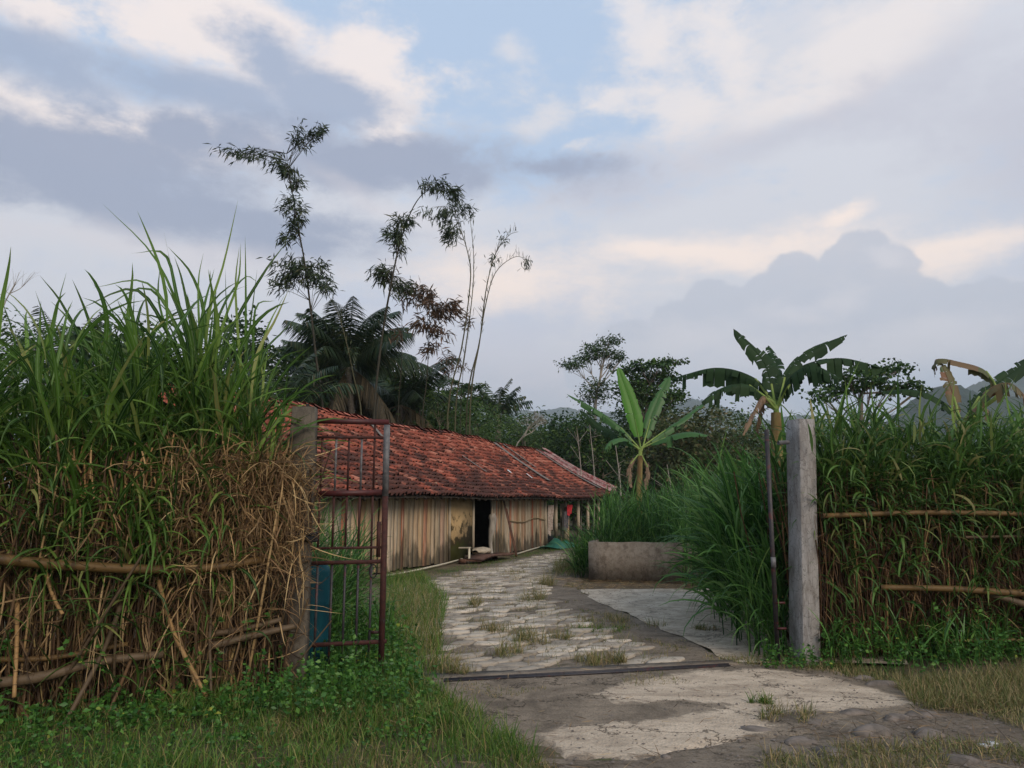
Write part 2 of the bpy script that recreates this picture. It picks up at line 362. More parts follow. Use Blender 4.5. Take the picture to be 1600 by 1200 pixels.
M['cane_light'] = cane_mat('light dried cane', [(0, (.16, .09, .035)), (.5, (.28, .165, .065)), (1, (.42, .27, .12))], 8)
M['cane_dark'] = cane_mat('dark dried cane', [(0, (.025, .015, .01)), (.5, (.09, .045, .022)), (.85, (.17, .09, .04)), (1, (.3, .19, .08))], 8)
M['straw_dark'] = foliage('dark dry leaf', [(0, (.025, .016, .01)), (.5, (.08, .045, .022)), (.85, (.17, .10, .05)), (1, (.34, .23, .11))], .15, rough=.85)
M['bamboo_pole'] = cane_mat('old bamboo pole', [(0, (.095, .056, .02)), (1, (.14, .085, .03))], 5)
M['log'] = cane_mat('grey brown pole', [(0, (.08, .055, .032)), (1, (.12, .085, .05))], 2)
M['culm'] = cane_mat('bamboo culm', [(0, (.018, .018, .01)), (1, (.035, .032, .018))], 26)
M['culm_green'] = cane_mat('green bamboo culm', [(0, (.045, .045, .02)), (1, (.08, .075, .035))], 26)
M['bark'] = plain('bark', (.10, .08, .06), (.2, .17, .13), 9, zst=.4)
M['bark_pale'] = plain('pale bark', (.2, .18, .15), (.34, .31, .26), 7, zst=.4)
M['palm_trunk'] = plain('palm trunk', (.09, .075, .06), (.17, .15, .12), 8, zst=2.5)
M['banana_stem'] = plain('banana stem', (.2, .17, .06), (.13, .08, .035), 8, zst=.25, c3=(.06, .04, .02), c3thr=(.55, .66), bumps=.5)
M['banana_stalk'] = plain('banana stalk', (.16, .24, .06), (.22, .28, .08), 9)
M['rust_dark'] = plain('dark rusty paint', (.035, .016, .014), (.06, .022, .018), 30, .75, .2, (.05, .04, .04), bumps=.25, bd=.003)
M['rust_red'] = plain('red oxide paint', (.065, .011, .011), (.04, .010, .010), 25, .55, .4, (.05, .025, .02), bumps=.2, bd=.003)
M['steel_grey'] = plain('bare weathered steel', (.14, .14, .14), (.075, .075, .08), 18, .6, .4, (.07, .04, .03), bumps=.3, bd=.003)
M['black_iron'] = plain('black gate iron', (.016, .015, .02), (.035, .03, .03), 30, .55, .4, (.07, .02, .018), (.56, .64), .2, bd=.003)
M['blue'] = plain('teal plastic', (.003, .035, .05), (.004, .05, .065), 6, .6, .15, (.01, .05, .08), bumps=.1)
M['dark_void'] = plain('shade-darkened wood', (.02, .016, .012), (.035, .028, .02), 6)  # near-black colour paints in the darkness inside the barn and under its roof
M['board'] = plain('weathered brown board', (.07, .035, .022), (.12, .065, .045), 10, .8, .2, (.03, .018, .012), zst=.3, bumps=.5)
M['rope'] = plain('hemp rope', (.2, .15, .08), (.3, .23, .13), 40)
M['sack'] = plain('pale sacking', (.42, .36, .27), (.3, .25, .18), 14, .9)
M['tarp'] = plain('green tarpaulin', (.02, .14, .085), (.012, .09, .055), 8, .5, .4)
M['red_cloth'] = plain('red cloth', (.42, .03, .035), (.3, .02, .025), 12)
M['rag_dark'] = plain('dark rag', (.05, .05, .055), (.11, .10, .10), 14)
M['rag_pale'] = plain('pale rag', (.4, .33, .27), (.25, .19, .15), 14)
M['pvc'] = plain('pale plastic pipe', (.55, .5, .38), (.42, .38, .28), 20, .5, .4)
M['asbestos'] = plain('grey fibre cement sheet', (.13, .115, .10), (.2, .18, .16), 10, .9, .1, (.3, .28, .26), (.62, .7))
M['white_scrap'] = plain('white scrap', (.55, .55, .54), (.7, .7, .7), 20)
M['wire'] = plain('black wire', (.012, .012, .012), (.03, .03, .03), 50)
M['rock'] = plain('river cobble', (.10, .085, .07), (.18, .15, .125), 9, .8, .25, (.07, .06, .055), bumps=.3)

def planks_mat():
    m, t, b = material('old whitewashed planks', .85, .15)
    p = pos(t); st = t.vmath('MULTIPLY', p, (1, 1, .06))
    isl = island(t)
    st2 = t.vmath('ADD', st, t.vmath('SCALE', (7.0, 3.0, 5.0), scale=isl))
    c_ = t.ramp(isl, [(0, (.24, .14, .07, 1)), (.17, (.46, .32, .18, 1)), (.35, (.36, .28, .18, 1)), (.5, (.54, .44, .31, 1)), (.62, (.38, .34, .26, 1)), (.74, (.48, .25, .15, 1)), (.80, (.34, .11, .055, 1)), (.86, (.5, .38, .24, 1)), (1, (.56, .47, .35, 1))])
    grain = t.noise(st2, 26, 8, .65)
    c_ = t.mix(t.smooth(grain, .38, .66), c_, t.mix(.5, c_, (.16, .11, .07, 1)))
    c_ = t.mix(t.math('MULTIPLY', t.smooth(t.noise(st2, 9, 5, .6, .6), .55, .68), .65), c_, (.46, .4, .3, 1))
    c_ = t.mix(t.math('MULTIPLY', t.smooth(t.noise(st2, 13, 5, .7, .3), .58, .66), .5), c_, (.30, .13, .08, 1))
    zz = t.node('ShaderNodeSeparateXYZ'); t.link(p, zz.inputs[0])
    stain = t.math('SUBTRACT', t.noise(t.vmath('MULTIPLY', p, (1, 1, .45)), 2.6, 7, .62), t.math('MULTIPLY', zz.outputs[2], .36))
    c_ = t.mix(t.math('MULTIPLY', t.smooth(stain, .26, .46), .8), c_, (.045, .04, .026, 1))
    t.link(c_, b.inputs['Base Color']); bump(t, b, grain, .6, .012); return m
M['planks'] = planks_mat()
def plaster_mat():
    m, t, b = material('ochre mud plaster panel', .9, .1); p = pos(t)
    c_ = t.mix(t.smooth(t.noise(p, 3, 6, .6), .35, .65), (.44, .31, .155, 1), (.34, .24, .125, 1))
    zz = t.node('ShaderNodeSeparateXYZ'); t.link(p, zz.inputs[0])
    s_ = t.math('SUBTRACT', t.noise(t.vmath('ADD', p, (3.1, 0, 0)), 1.9, 7, .6), t.math('MULTIPLY', zz.outputs[2], .28))
    c_ = t.mix(t.math('MULTIPLY', t.smooth(s_, .22, .30), .9), c_, (.03, .027, .016, 1))
    c_ = t.mix(t.math('MULTIPLY', t.smooth(t.math('SUBTRACT', s_, t.math('MULTIPLY', zz.outputs[2], .2)), .22, .32), .5), c_, (.07, .09, .02, 1))
    t.link(c_, b.inputs['Base Color']); bump(t, b, t.noise(p, 18, 5), .3, .01); return m
M['plaster'] = plaster_mat()
def tile_mat():
    m, t, b = material('clay roof tile', .9, .12); p = pos(t)
    c_ = t.ramp(island(t), [(0, (.06, .026, .02, 1)), (.2, (.15, .05, .034, 1)), (.5, (.24, .068, .045, 1)), (.8, (.32, .095, .06, 1)), (1, (.38, .17, .12, 1))])
    zz = t.node('ShaderNodeSeparateXYZ'); t.link(p, zz.inputs[0])
    low = t.math('MULTIPLY', t.math('SUBTRACT', 3.1, zz.outputs[2]), .11)
    big = t.math('ADD', t.noise(p, 1.3, 6, .65, .5), low)
    c_ = t.mix(t.math('MULTIPLY', t.smooth(big, .47, .62), .85), c_, (.045, .026, .023, 1))
    c_ = t.mix(t.math('MULTIPLY', t.smooth(t.noise(p, 9, 6, .7), .56, .66), .75), c_, (.05, .028, .024, 1))
    c_ = t.mix(t.math('MULTIPLY', t.smooth(t.noise(t.vmath('ADD', p, (9, 9, 9)), 16, 4, .7), .63, .72), .5), c_, (.3, .25, .2, 1))
    t.link(c_, b.inputs['Base Color']); bump(t, b, t.noise(p, 40, 5), .3, .006); return m
M['tile'] = tile_mat()
def post_mat(name, a, b_, c3, zs=.3):
    m, t, b = material(name, .92, .12); p = pos(t)
    c_ = t.mix(t.smooth(t.noise(t.vmath('MULTIPLY', p, (1, 1, zs)), 11, 8, .7), .38, .66), (*a, 1), (*b_, 1))
    vor = t.node('ShaderNodeTexVoronoi', feature='DISTANCE_TO_EDGE'); t.put(vor.inputs['Vector'], t.vmath('ADD', t.vmath('MULTIPLY', p, (1, 1, .8)), t.vmath('SCALE', t.noise(p, 9, 4, out=1), scale=.12))); vor.inputs['Scale'].default_value = 13
    c_ = t.mix(t.math('MULTIPLY', t.smooth(vor.outputs[0], .03, .006), .55), c_, (.05, .045, .04, 1))
    c_ = t.mix(t.math('MULTIPLY', t.smooth(t.noise(t.vmath('MULTIPLY', p, (1, 1, .5)), 4, 7, .7), .52, .64), .75), c_, (*c3, 1))
    c_ = t.mix(t.math('MULTIPLY', t.smooth(t.noise(t.vmath('MULTIPLY', p, (4, 4, .35)), 7, 6, .7), .56, .66), .6 if zs < .5 else .15), c_, (.06, .052, .045, 1))
    t.link(c_, b.inputs['Base Color']); bump(t, b, t.noise(p, 45, 6, .7), .6, .008); return m
M['post'] = post_mat('cracked concrete', (.3, .29, .275), (.2, .185, .17), (.13, .12, .10))
M['post_old'] = post_mat('old brown concrete', (.115, .10, .078), (.075, .064, .05), (.04, .034, .026))
M['trough'] = post_mat('cement render', (.22, .185, .145), (.15, .12, .09), (.09, .07, .052), 1.0)
def concrete_mat(name, a, b_, d, dthr=(.52, .66), grit=.35):
    m, t, b = material(name, .9, .12); p = t.vmath('MULTIPLY', pos(t), (1, 1, 1))
    c_ = t.mix(t.smooth(t.noise(p, 2.2, 8, .65, .4), .35, .65), (*a, 1), (*b_, 1))
    c_ = t.mix(t.math('MULTIPLY', t.smooth(t.noise(t.vmath('MULTIPLY', p, (.7, 1.6, 1)), 1.7, 9, .72, .8), *dthr), .85), c_, (*d, 1))
    fine = t.noise(p, 42, 5, .75)
    c_ = t.mix(t.math('MULTIPLY', t.smooth(fine, .5, .7), grit), c_, (*[x * .45 for x in d], 1))
    c_ = t.mix(t.math('MULTIPLY', t.smooth(t.noise(t.vmath('MULTIPLY', p, (.8, 1.3, 1)), 11, 9, .75, .5), .5, .62), .6), c_, (*[x * .8 for x in d], 1))
    vor = t.node('ShaderNodeTexVoronoi', feature='DISTANCE_TO_EDGE'); t.put(vor.inputs['Vector'], t.vmath('ADD', p, t.vmath('SCALE', t.noise(p, 2.5, 5, .6, out=1), scale=.9))); vor.inputs['Scale'].default_value = .9
    c_ = t.mix(t.math('MULTIPLY', t.smooth(vor.outputs[0], .014, .003), .7), c_, (.05, .04, .03, 1))
    t.link(c_, b.inputs['Base Color'])
    bump(t, b, t.math('ADD', t.noise(p, 14, 8, .75), t.math('MULTIPLY', t.noise(p, 3, 5), 2.0)), .8, .02); return m
M['conc_light'] = concrete_mat('pale worn concrete', (.5, .43, .34), (.38, .32, .25), (.22, .18, .135), (.56, .68))
M['conc_mid'] = concrete_mat('grey worn concrete', (.24, .2, .155), (.17, .14, .11), (.11, .09, .07))
M['conc_inner'] = concrete_mat('inner concrete slab', (.52, .44, .34), (.36, .3, .225), (.2, .165, .125), (.54, .68))
M['gravel'] = concrete_mat('packed gravel', (.22, .18, .135), (.15, .12, .09), (.085, .07, .05), grit=.8)
def stone_mat():
    m, t, b = material('paving stone', .85, .2); p = pos(t)
    c_ = t.ramp(island(t), [(0, (.2, .17, .135, 1)), (.4, (.31, .27, .215, 1)), (.75, (.4, .35, .28, 1)), (1, (.54, .47, .38, 1))])
    c_ = t.mix(t.math('MULTIPLY', t.smooth(t.noise(p, 7, 7, .7), .48, .66), .7), c_, (.12, .095, .07, 1))
    t.link(c_, b.inputs['Base Color']); bump(t, b, t.noise(p, 22, 7, .7), .6, .015); return m
M['stone'] = stone_mat()
def ground_mat():
    m, t, b = material('earth and thin grass', .95, .1); p = pos(t)
    c_ = t.mix(t.smooth(t.noise(p, 1.1, 8, .65), .4, .6), (.11, .085, .055, 1), (.16, .125, .085, 1))
    c_ = t.mix(t.math('MULTIPLY', t.smooth(t.noise(p, .5, 8, .7), .45, .6), .8), c_, (.055, .075, .025, 1))
    c_ = t.mix(t.math('MULTIPLY', t.smooth(t.noise(p, 30, 5, .7), .5, .7), .5), c_, (.05, .04, .028, 1))
    t.link(c_, b.inputs['Base Color']); bump(t, b, t.noise(p, 9, 8, .7), .8, .04); return m
M['ground'] = ground_mat()
M['hill'] = plain('wooded hillside', (.02, .035, .018), (.045, .06, .03), .012, .95, .05, (.07, .07, .045), (.6, .68), bumps=1.0, bd=14.0)
def sheet_mat():
    m, t, b = material('rusty painted corrugated sheet', .7, .25); p = pos(t)
    c_ = t.ramp(t.noise(t.vmath('MULTIPLY', p, (1.2, 1.2, .6)), 3.0, 5, .6), [(0, (.2, .06, .05, 1)), (.45, (.17, .05, .045, 1)), (.52, (.34, .26, .23, 1)), (.6, (.2, .05, .045, 1)), (1, (.14, .04, .035, 1))])
    t.link(c_, b.inputs['Base Color']); return m
M['sheet'] = sheet_mat()

# ------------------------------------------------------------ ground, paths, hills
def sheet(name, outline, z, mat, label, jit=0.04, sub=4):
    P = [np.asarray(p)[:2] for p in outline]; out = []
    for i in range(len(P)):
        a, b = P[i], P[(i + 1) % len(P)]; L = np.linalg.norm(b - a); n = max(1, int(L / 0.25)) if L < 200 else 1
        n_ = A(-(b - a)[1], (b - a)[0]) / (L + 1e-9)
        for k in range(n):
            f = k / n; j = 0 if k == 0 else random.gauss(0, jit)
            out.append(a + (b - a) * f + n_ * j)
    me = bpy.data.meshes.new(name); me.from_pydata([(p[0], p[1], z) for p in out], [], [list(range(len(out)))])
    me.update()
    if me.polygons[0].normal.z < 0: me.flip_normals()
    me.materials.append(mat); o = bpy.data.objects.new(name, me); col.objects.link(o)
    return tag(o, label, name.replace('_', ' '), kind='structure')
# the ground is one gently uneven sheet near the gate, flat to the horizon
g = MB()
xs = np.concatenate([[-6000, -1500, -300, -60], np.linspace(-16, 16, 60), [60, 300, 1500, 6000]]); ys = np.concatenate([[-900, -60, -8], np.linspace(0, 30, 60), [45, 80, 200, 900, 3000, 9000]])
XX, YY = np.meshgrid(xs, ys); ZZ = -0.012 + 0.008 * np.sin(XX * 3.1) * np.cos(YY * 2.3); ZZ[(abs(XX) > 17) | (YY > 31)] = -0.012
nx, ny = len(xs), len(ys); i, j = np.meshgrid(np.arange(nx - 1), np.arange(ny - 1)); b0 = (j * nx + i).ravel()
g.add(np.stack([XX, YY, ZZ], -1), np.stack([b0, b0 + 1, b0 + nx + 1, b0 + nx], -1))
tag(g.build('ground', M['ground']), 'bare earth with thin grass running back to the hills', 'ground', kind='structure')

inner_slab = px_poly([(908, 922), (1300, 918), (1420, 1040), (1145, 1036), (1090, 1008), (985, 962), (930, 940)])
gravel_pl = px_poly([(600, 915), (740, 888), (870, 860), (890, 862), (905, 900), (912, 925), (990, 965), (1095, 1010), (1148, 1038), (690, 1064), (640, 1050)])
dark_apron = px_poly([(640, 1052), (690, 1062), (1150, 1034), (1260, 1040), (1400, 1072), (1480, 1104), (1350, 1120), (1200, 1158), (900, 1195), (780, 1150), (700, 1100)])
sheet('gravel_path', gravel_pl, 0.004, M['gravel'], 'dark packed gravel bed of the path from the gate to the barn')
sheet('concrete_slab', inner_slab, 0.012, M['conc_inner'], 'worn pale concrete slab below the low cement wall', .03)
light1 = px_poly([(925, 1088), (960, 1068), (1095, 1048), (1190, 1046), (1300, 1060), (1380, 1080), (1440, 1102), (1330, 1112), (1235, 1116), (1190, 1148), (1130, 1172), (1000, 1190), (870, 1184), (830, 1150), (880, 1135), (1000, 1126), (1090, 1114), (1130, 1104), (1060, 1098), (960, 1102)])
def sdist(P, poly):
    poly = np.asarray(poly)[:, :2]; d = np.full(len(P), 1e9)
    for i in range(len(poly)):
        a, b = poly[i], poly[(i + 1) % len(poly)]; ab = b - a; h = np.clip(((P - a) @ ab) / (ab @ ab), 0, 1); d = np.minimum(d, np.linalg.norm(P - (a + h[:, None] * ab), axis=1))
    return np.where(in_poly(np.column_stack([P, P[:, :1]]), poly), d, -d)
def apron_mat():
    m, t, b = material('worn two-tone concrete', .92, .1); p = pos(t)
    n1 = t.noise(p, 3.2, 9, .7, .5); n2 = t.noise(p, 38, 5, .75)
    d = t.math('ADD', attr(t, 'along'), t.math('MULTIPLY', t.math('SUBTRACT', n1, .5), .55)); d = t.math('ADD', d, t.math('MULTIPLY', t.math('SUBTRACT', n2, .5), .12))
    pale = t.mix(t.smooth(t.noise(t.vmath('MULTIPLY', p, (.6, 1.5, 1)), 2.6, 9, .7, .6), .36, .68), (.58, .475, .355, 1), (.38, .305, .225, 1))
    pale = t.mix(t.math('MULTIPLY', t.smooth(n2, .54, .68), .55), pale, (.17, .13, .10, 1))
    dark = t.mix(t.smooth(t.noise(p, 2.4, 9, .7, .5), .36, .66), (.26, .21, .155, 1), (.13, .105, .078, 1)); dark = t.mix(t.math('MULTIPLY', t.smooth(n2, .5, .7), .5), dark, (.05, .042, .035, 1))
    res = t.mix(t.smooth(d, -.04, .10), dark, pale)
    res = t.mix(t.math('MULTIPLY', t.smooth(t.noise(t.vmath('MULTIPLY', p, (.7, 1.4, 1)), 10, 10, .78, .6), .52, .64), .5), res, (.19, .16, .125, 1))
    res = t.mix(t.math('MULTIPLY', t.smooth(t.noise(t.vmath('MULTIPLY', p, (.5, 1.4, 1)), 1.6, 9, .7, .8), .54, .64), .3), res, (.2, .165, .125, 1))
    cr = t.node('ShaderNodeTexVoronoi', feature='DISTANCE_TO_EDGE'); t.put(cr.inputs['Vector'], t.vmath('ADD', p, t.vmath('SCALE', t.noise(p, 3.0, 7, .65, out=1), scale=1.1))); cr.inputs['Scale'].default_value = .75
    res = t.mix(t.math('MULTIPLY', t.smooth(cr.outputs[0], .016, .003), .85), res, (.035, .028, .02, 1))
    t.link(res, b.inputs['Base Color'])
    vor = t.node('ShaderNodeTexVoronoi'); t.put(vor.inputs['Vector'], p); vor.inputs['Scale'].default_value = 45
    bump(t, b, t.math('ADD', t.math('ADD', t.noise(p, 16, 8, .75), t.math('MULTIPLY', vor.outputs[0], .4)), t.math('MULTIPLY', t.smooth(d, -.01, .05), .35)), 1.0, .02); return m
ap = MB(); gx_ = np.arange(-1.6, 4.2, .05); gy_ = np.arange(5.0, 8.3, .05); XX, YY = np.meshgrid(gx_, gy_); PP = np.column_stack([XX.ravel(), YY.ravel()])
edge = sdist(PP, dark_apron) + .06 * np.sin(PP[:, 0] * 5 + PP[:, 1] * 3) + .04 * np.sin(PP[:, 0] * 13 - PP[:, 1] * 9) + R.normal(0, .012, len(PP)); sd_ = sdist(PP, light1)
nx = len(gx_); i, j = np.meshgrid(np.arange(nx - 1), np.arange(len(gy_) - 1)); b0 = (j * nx + i).ravel(); Q = np.stack([b0, b0 + 1, b0 + nx + 1, b0 + nx], -1); Q = Q[(edge[Q] > -.2).all(1)]
hz = .012 + .004 * np.sin(PP[:, 0] * 2.1) * np.cos(PP[:, 1] * 2.9)
hz = hz - .05 * np.clip(.5 - edge / .12, 0, 1)
ap.add(np.column_stack([PP, hz]), Q, al=sd_)
tag(ap.build('concrete_apron', apron_mat(), smooth=True), 'worn grey concrete apron with a pale cream skim in front of the gate rail', 'concrete apron', kind='structure')
dirt = px_poly([(700, 1180), (1000, 1188), (1190, 1152), (1240, 1112), (1420, 1102), (1600, 1085), (1900, 1100), (1900, 1300), (600, 1300)])
sheet('dirt_lane', dirt, 0.002, M['gravel'], 'dark dirt lane with bits of gravel at the bottom right', .05)
# paving stones: one laid surface
st = MB()
spoly = px_poly([(612, 925), (735, 893), (872, 864), (886, 866), (850, 905), (850, 935), (930, 975), (1060, 1035), (690, 1056), (668, 1020), (640, 970)])
G0 = A(-3.2, 7.1); cu = 0.30; cv = 0.24
ax = A(1.0, .1); ax /= np.linalg.norm(ax); ay = A(.1, 1.0) * 1.0; ay /= np.linalg.norm(ay)
cor = {}
def corner(i, j):
    if (i, j) not in cor:
        cor[i, j] = G0 + ax * (i + (0.5 if j % 2 else 0)) * cu + ay * j * cv + R.normal(0, .045, 2)
    return cor[i, j]
for j in range(0, 100):
    for i in range(-4, 40):
        c4 = [corner(i, j), corner(i + 1, j), corner(i + 1, j + 1) if j % 2 == 0 else corner(i + 1, j + 1), corner(i, j + 1)]
        if j % 2: c4 = [corner(i, j), corner(i + 1, j), corner(i + 2, j + 1), corner(i + 1, j + 1)]
        c4 = np.array(c4); cc = c4.mean(0)
        if not in_poly(cc[None], spoly)[0] or R.random() < .14: continue
        ring = []
        for k in range(4):
            a, b = c4[k], c4[(k + 1) % 4]
            ring += [a * .88 + b * .12, a * .3 + b * .7]
        ring = np.array(ring); ring = cc + (ring - cc) * (0.90 + R.normal(0, .06, (8, 1)))
        h = 0.022 + R.uniform(-.008, .012); tl = R.normal(0, .018, 2)
        top = cc + (ring - cc) * .90
        V = [(p[0], p[1], 0.0) for p in ring] + [(p[0], p[1], h * .8) for p in cc + (ring - cc) * .97] + [(p[0], p[1], h + (p - cc) @ tl) for p in top] + [(cc[0], cc[1], h + .004)]
        Q = [[a, (a + 1) % 8, 8 + (a + 1) % 8, 8 + a] for a in range(8)] + [[8 + a, 8 + (a + 1) % 8, 16 + (a + 1) % 8, 16 + a] for a in range(8)]
        T = [[16 + a, 16 + (a + 1) % 8, 24] for a in range(8)]
        st.add(V, Q, T)
tag(st.build('stone_paving', M['stone'], smooth=False), 'irregular flat paving stones laid along the path to the barn', 'paving', kind='structure')

def hill(name, ridge, D, depth, label, rough=8.0, seed=1):
    m = MB(); rr = np.random.default_rng(seed)
    us = np.linspace(ridge[0][0], ridge[-1][0], 160); vs = np.interp(us, [p[0] for p in ridge], [p[1] for p in ridge])
    rows = []
    fr = np.linspace(-1, 1, 26)
    top = np.array([at(u, v, D) for u, v in zip(us, vs)])
    n1 = np.cumsum(rr.normal(0, 1, 160)); n1 -= np.linspace(n1[0], n1[-1], 160)
    for f in fr:
        P = top.copy(); P[:, 1] = D + f * depth
        P[:, 0] = top[:, 0] * (1 + f * .1)
        spur = .5 + .5 * np.sin(np.arange(160) * .21 + 2 * np.sin(np.arange(160) * .067))
        k = (1 - abs(f)) ** (1.0 + .7 * spur * (abs(f) > .02)); P[:, 2] = (top[:, 2] + rr.normal(0, rough * .25, 160)) * k - 3 + rr.normal(0, rough * .35, 160) * (abs(f) > .01) * (1 - abs(f))
        rows.append(P)
    V = np.array(rows); K = 160; b_ = (np.arange(25)[:, None] * K + np.arange(K - 1)[None]).ravel()
    m.add(V, np.stack([b_, b_ + 1, b_ + K + 1, b_ + K], -1))
    tag(m.build(name, M['hill'], smooth=False), label, 'hill', kind='structure')
hill('near_hill', [(1180, 740), (1300, 690), (1400, 640), (1440, 606), (1475, 592), (1510, 596), (1560, 615), (1640, 600), (1750, 620), (1900, 700)], 900, 350, 'dark wooded hill beyond the right hedge', 5, 3)
hill('far_hill', [(1350, 680), (1450, 615), (1530, 588), (1600, 576), (1700, 560), (1850, 600), (2000, 690)], 1700, 600, 'paler wooded hill behind the dark one on the right', 10, 4)
hill('middle_hill', [(880, 690), (960, 655), (1040, 628), (1080, 616), (1130, 626), (1180, 650), (1260, 640), (1340, 660), (1420, 700)], 2100, 700, 'faint blue hill seen between the banana plants', 5, 5)
hill('distant_hill', [(560, 700), (700, 650), (810, 634), (880, 630), (960, 640), (1040, 650), (1150, 700)], 2700, 800, 'faint blue hill far behind the palms above the barn', 4, 6)

# ------------------------------------------------------------ plants: generators
def shoots(mb, B, H, nleaf, L, W, spread=.12, up=.35, droop=1.5, stem_r=.006, f0=.3, seg=6, azbias=None, azs=3.2):
    B = np.asarray(B, float); N = len(B); H = np.broadcast_to(H, (N,)).astype(float)
    laz = R.uniform(0, 6.283, N); lt = np.abs(R.normal(0, spread, N))
    dx, dy = np.cos(laz) * np.sin(lt), np.sin(laz) * np.sin(lt)
    t = np.linspace(0, 1, 4)
    P = np.stack([B[:, 0:1] + H[:, None] * (dx[:, None] * t ** 1.5), B[:, 1:2] + H[:, None] * (dy[:, None] * t ** 1.5), B[:, 2:3] + H[:, None] * t * np.cos(lt)[:, None]], -1)
    mb.tubes(P, stem_r * np.linspace(1.2, .45, 4)[None], 4)
    f = np.clip(np.linspace(f0, 1, nleaf)[None] + R.uniform(-.04, .04, (N, nleaf)), 0, 1)
    bx = B[:, 0:1] + H[:, None] * dx[:, None] * f ** 1.5; by = B[:, 1:2] + H[:, None] * dy[:, None] * f ** 1.5; bz = B[:, 2:3] + H[:, None] * f * np.cos(lt)[:, None]
    pl = R.uniform(0, 6.283, N)
    az = pl[:, None] + np.arange(nleaf)[None] * math.pi + R.normal(0, .5, (N, nleaf))
    if azbias is not None:
        az = np.where(R.random((N, nleaf)) < .6, azbias + R.normal(0, .7, (N, nleaf)), az)
    LL = R.uniform(.65, 1.15, (N, nleaf)) * L * (1 - .25 * abs(f - .6))
    WW = W * R.uniform(.7, 1.2, (N, nleaf))
    th = up * (1.6 - 1.1 * f) * R.uniform(.5, 1.4, (N, nleaf)); bd = droop * R.uniform(.3, 1.25, (N, nleaf)) * (1.25 - .6 * f)
    mb.blades(np.stack([bx, by, bz], -1).reshape(-1, 3), az.ravel(), LL.ravel(), WW.ravel(), th.ravel(), bd.ravel(), seg)
def turf_at(mb, P, h, w=.006, spread=.5):
    n = len(P)
    mb.blades(P, R.uniform(0, 6.283, n), h * R.uniform(.5, 1.4, n), w * R.uniform(.6, 1.4, n), np.abs(R.normal(0, spread, n)), R.uniform(.1, 1.2, n), 3)
def crown(mb, clumps, n, L, W, droop=.3, sub=14, tight=.32):
    vol = np.array([c_[1] * c_[2] * c_[3] for c_ in clumps]) ** .66; vol /= vol.sum()
    for (c_, rx, ry, rz), f in zip(clumps, vol):
        k = max(8, int(n * f / sub)); d = R.normal(size=(k, 3)); d /= np.linalg.norm(d, axis=1, keepdims=True)
        r_ = R.uniform(.35, 1.0, k) ** .55 * (1 + .16 * R.normal(size=k))
        tw = np.asarray(c_) + d * r_[:, None] * A(rx, ry, rz)
        P = np.repeat(tw, sub, 0); s_ = min(rx, ry, rz) * tight + .05
        P = P + R.normal(0, s_, P.shape) * A(1, 1, .55)
        D = R.normal(size=P.shape) * A(1, 1, .5) + np.repeat(d, sub, 0) * .5; D[:, 2] -= droop
        mb.leaves(P, D, L * R.uniform(.6, 1.3, len(P)), W * R.uniform(.6, 1.3, len(P)))
def limbs(mb, base, top, r0, clumps, n0=.35):
    base = A(*base); top = A(*top); mb.tubes(curve([base, base * .5 + top * .5 + A(random.gauss(0, .12), random.gauss(0, .12), 0), top], 8), np.linspace(r0, r0 * .35, 8)[None], 7)
    for c_, rx, ry, rz in clumps:
        f = random.uniform(n0, .9); s_ = base + (top - base) * f; e = A(*c_)
        mid = s_ * .45 + e * .55 - A(0, 0, .12 * np.linalg.norm(e - s_))
        mb.tubes(curve([s_, mid, e], 6), np.linspace(r0 * .38, r0 * .08, 6)[None], 5)
        for _ in range(4):
            e2 = e + R.normal(0, .6, 3) * A(rx, ry, rz); mb.tubes(curve([mid, e * .5 + mid * .5, e2], 5), np.linspace(r0 * .15, r0 * .04, 5)[None], 4)
def rnd_clumps(h0, h1, r_, n, size, flat=.7):
    out = []
    for k in range(n):
        a = k * 2.4 + random.random(); f = (k + .5) / n; z = h0 + (h1 - h0) * f
        rr = r_ * math.sqrt(max(.05, 1 - ((f - .4) / .75) ** 2)) * random.uniform(.35, .9)
        s_ = size * random.uniform(.7, 1.25); out.append((A(math.cos(a) * rr, math.sin(a) * rr, z), s_, s_, s_ * flat))
    return out
def broad_tree(name, loc, label, h, r_, n, leaf, mat, nclump=14, group=None, h0=.3, L=.3, W=.16, bark='bark', r0=None, size=None):
    t = thing(name, label, 'tree', loc, group); cl = rnd_clumps(h * h0, h * .93, r_, nclump, size or r_ * .42)
    m = MB(); limbs(m, (0, 0, -.1), (0, 0, h * .8), r0 or h * .018, cl); m.build('trunk', M[bark], t, smooth=True)
    m = MB(); crown(m, cl, n, L, W); m.build('crown', M[mat], t); return t
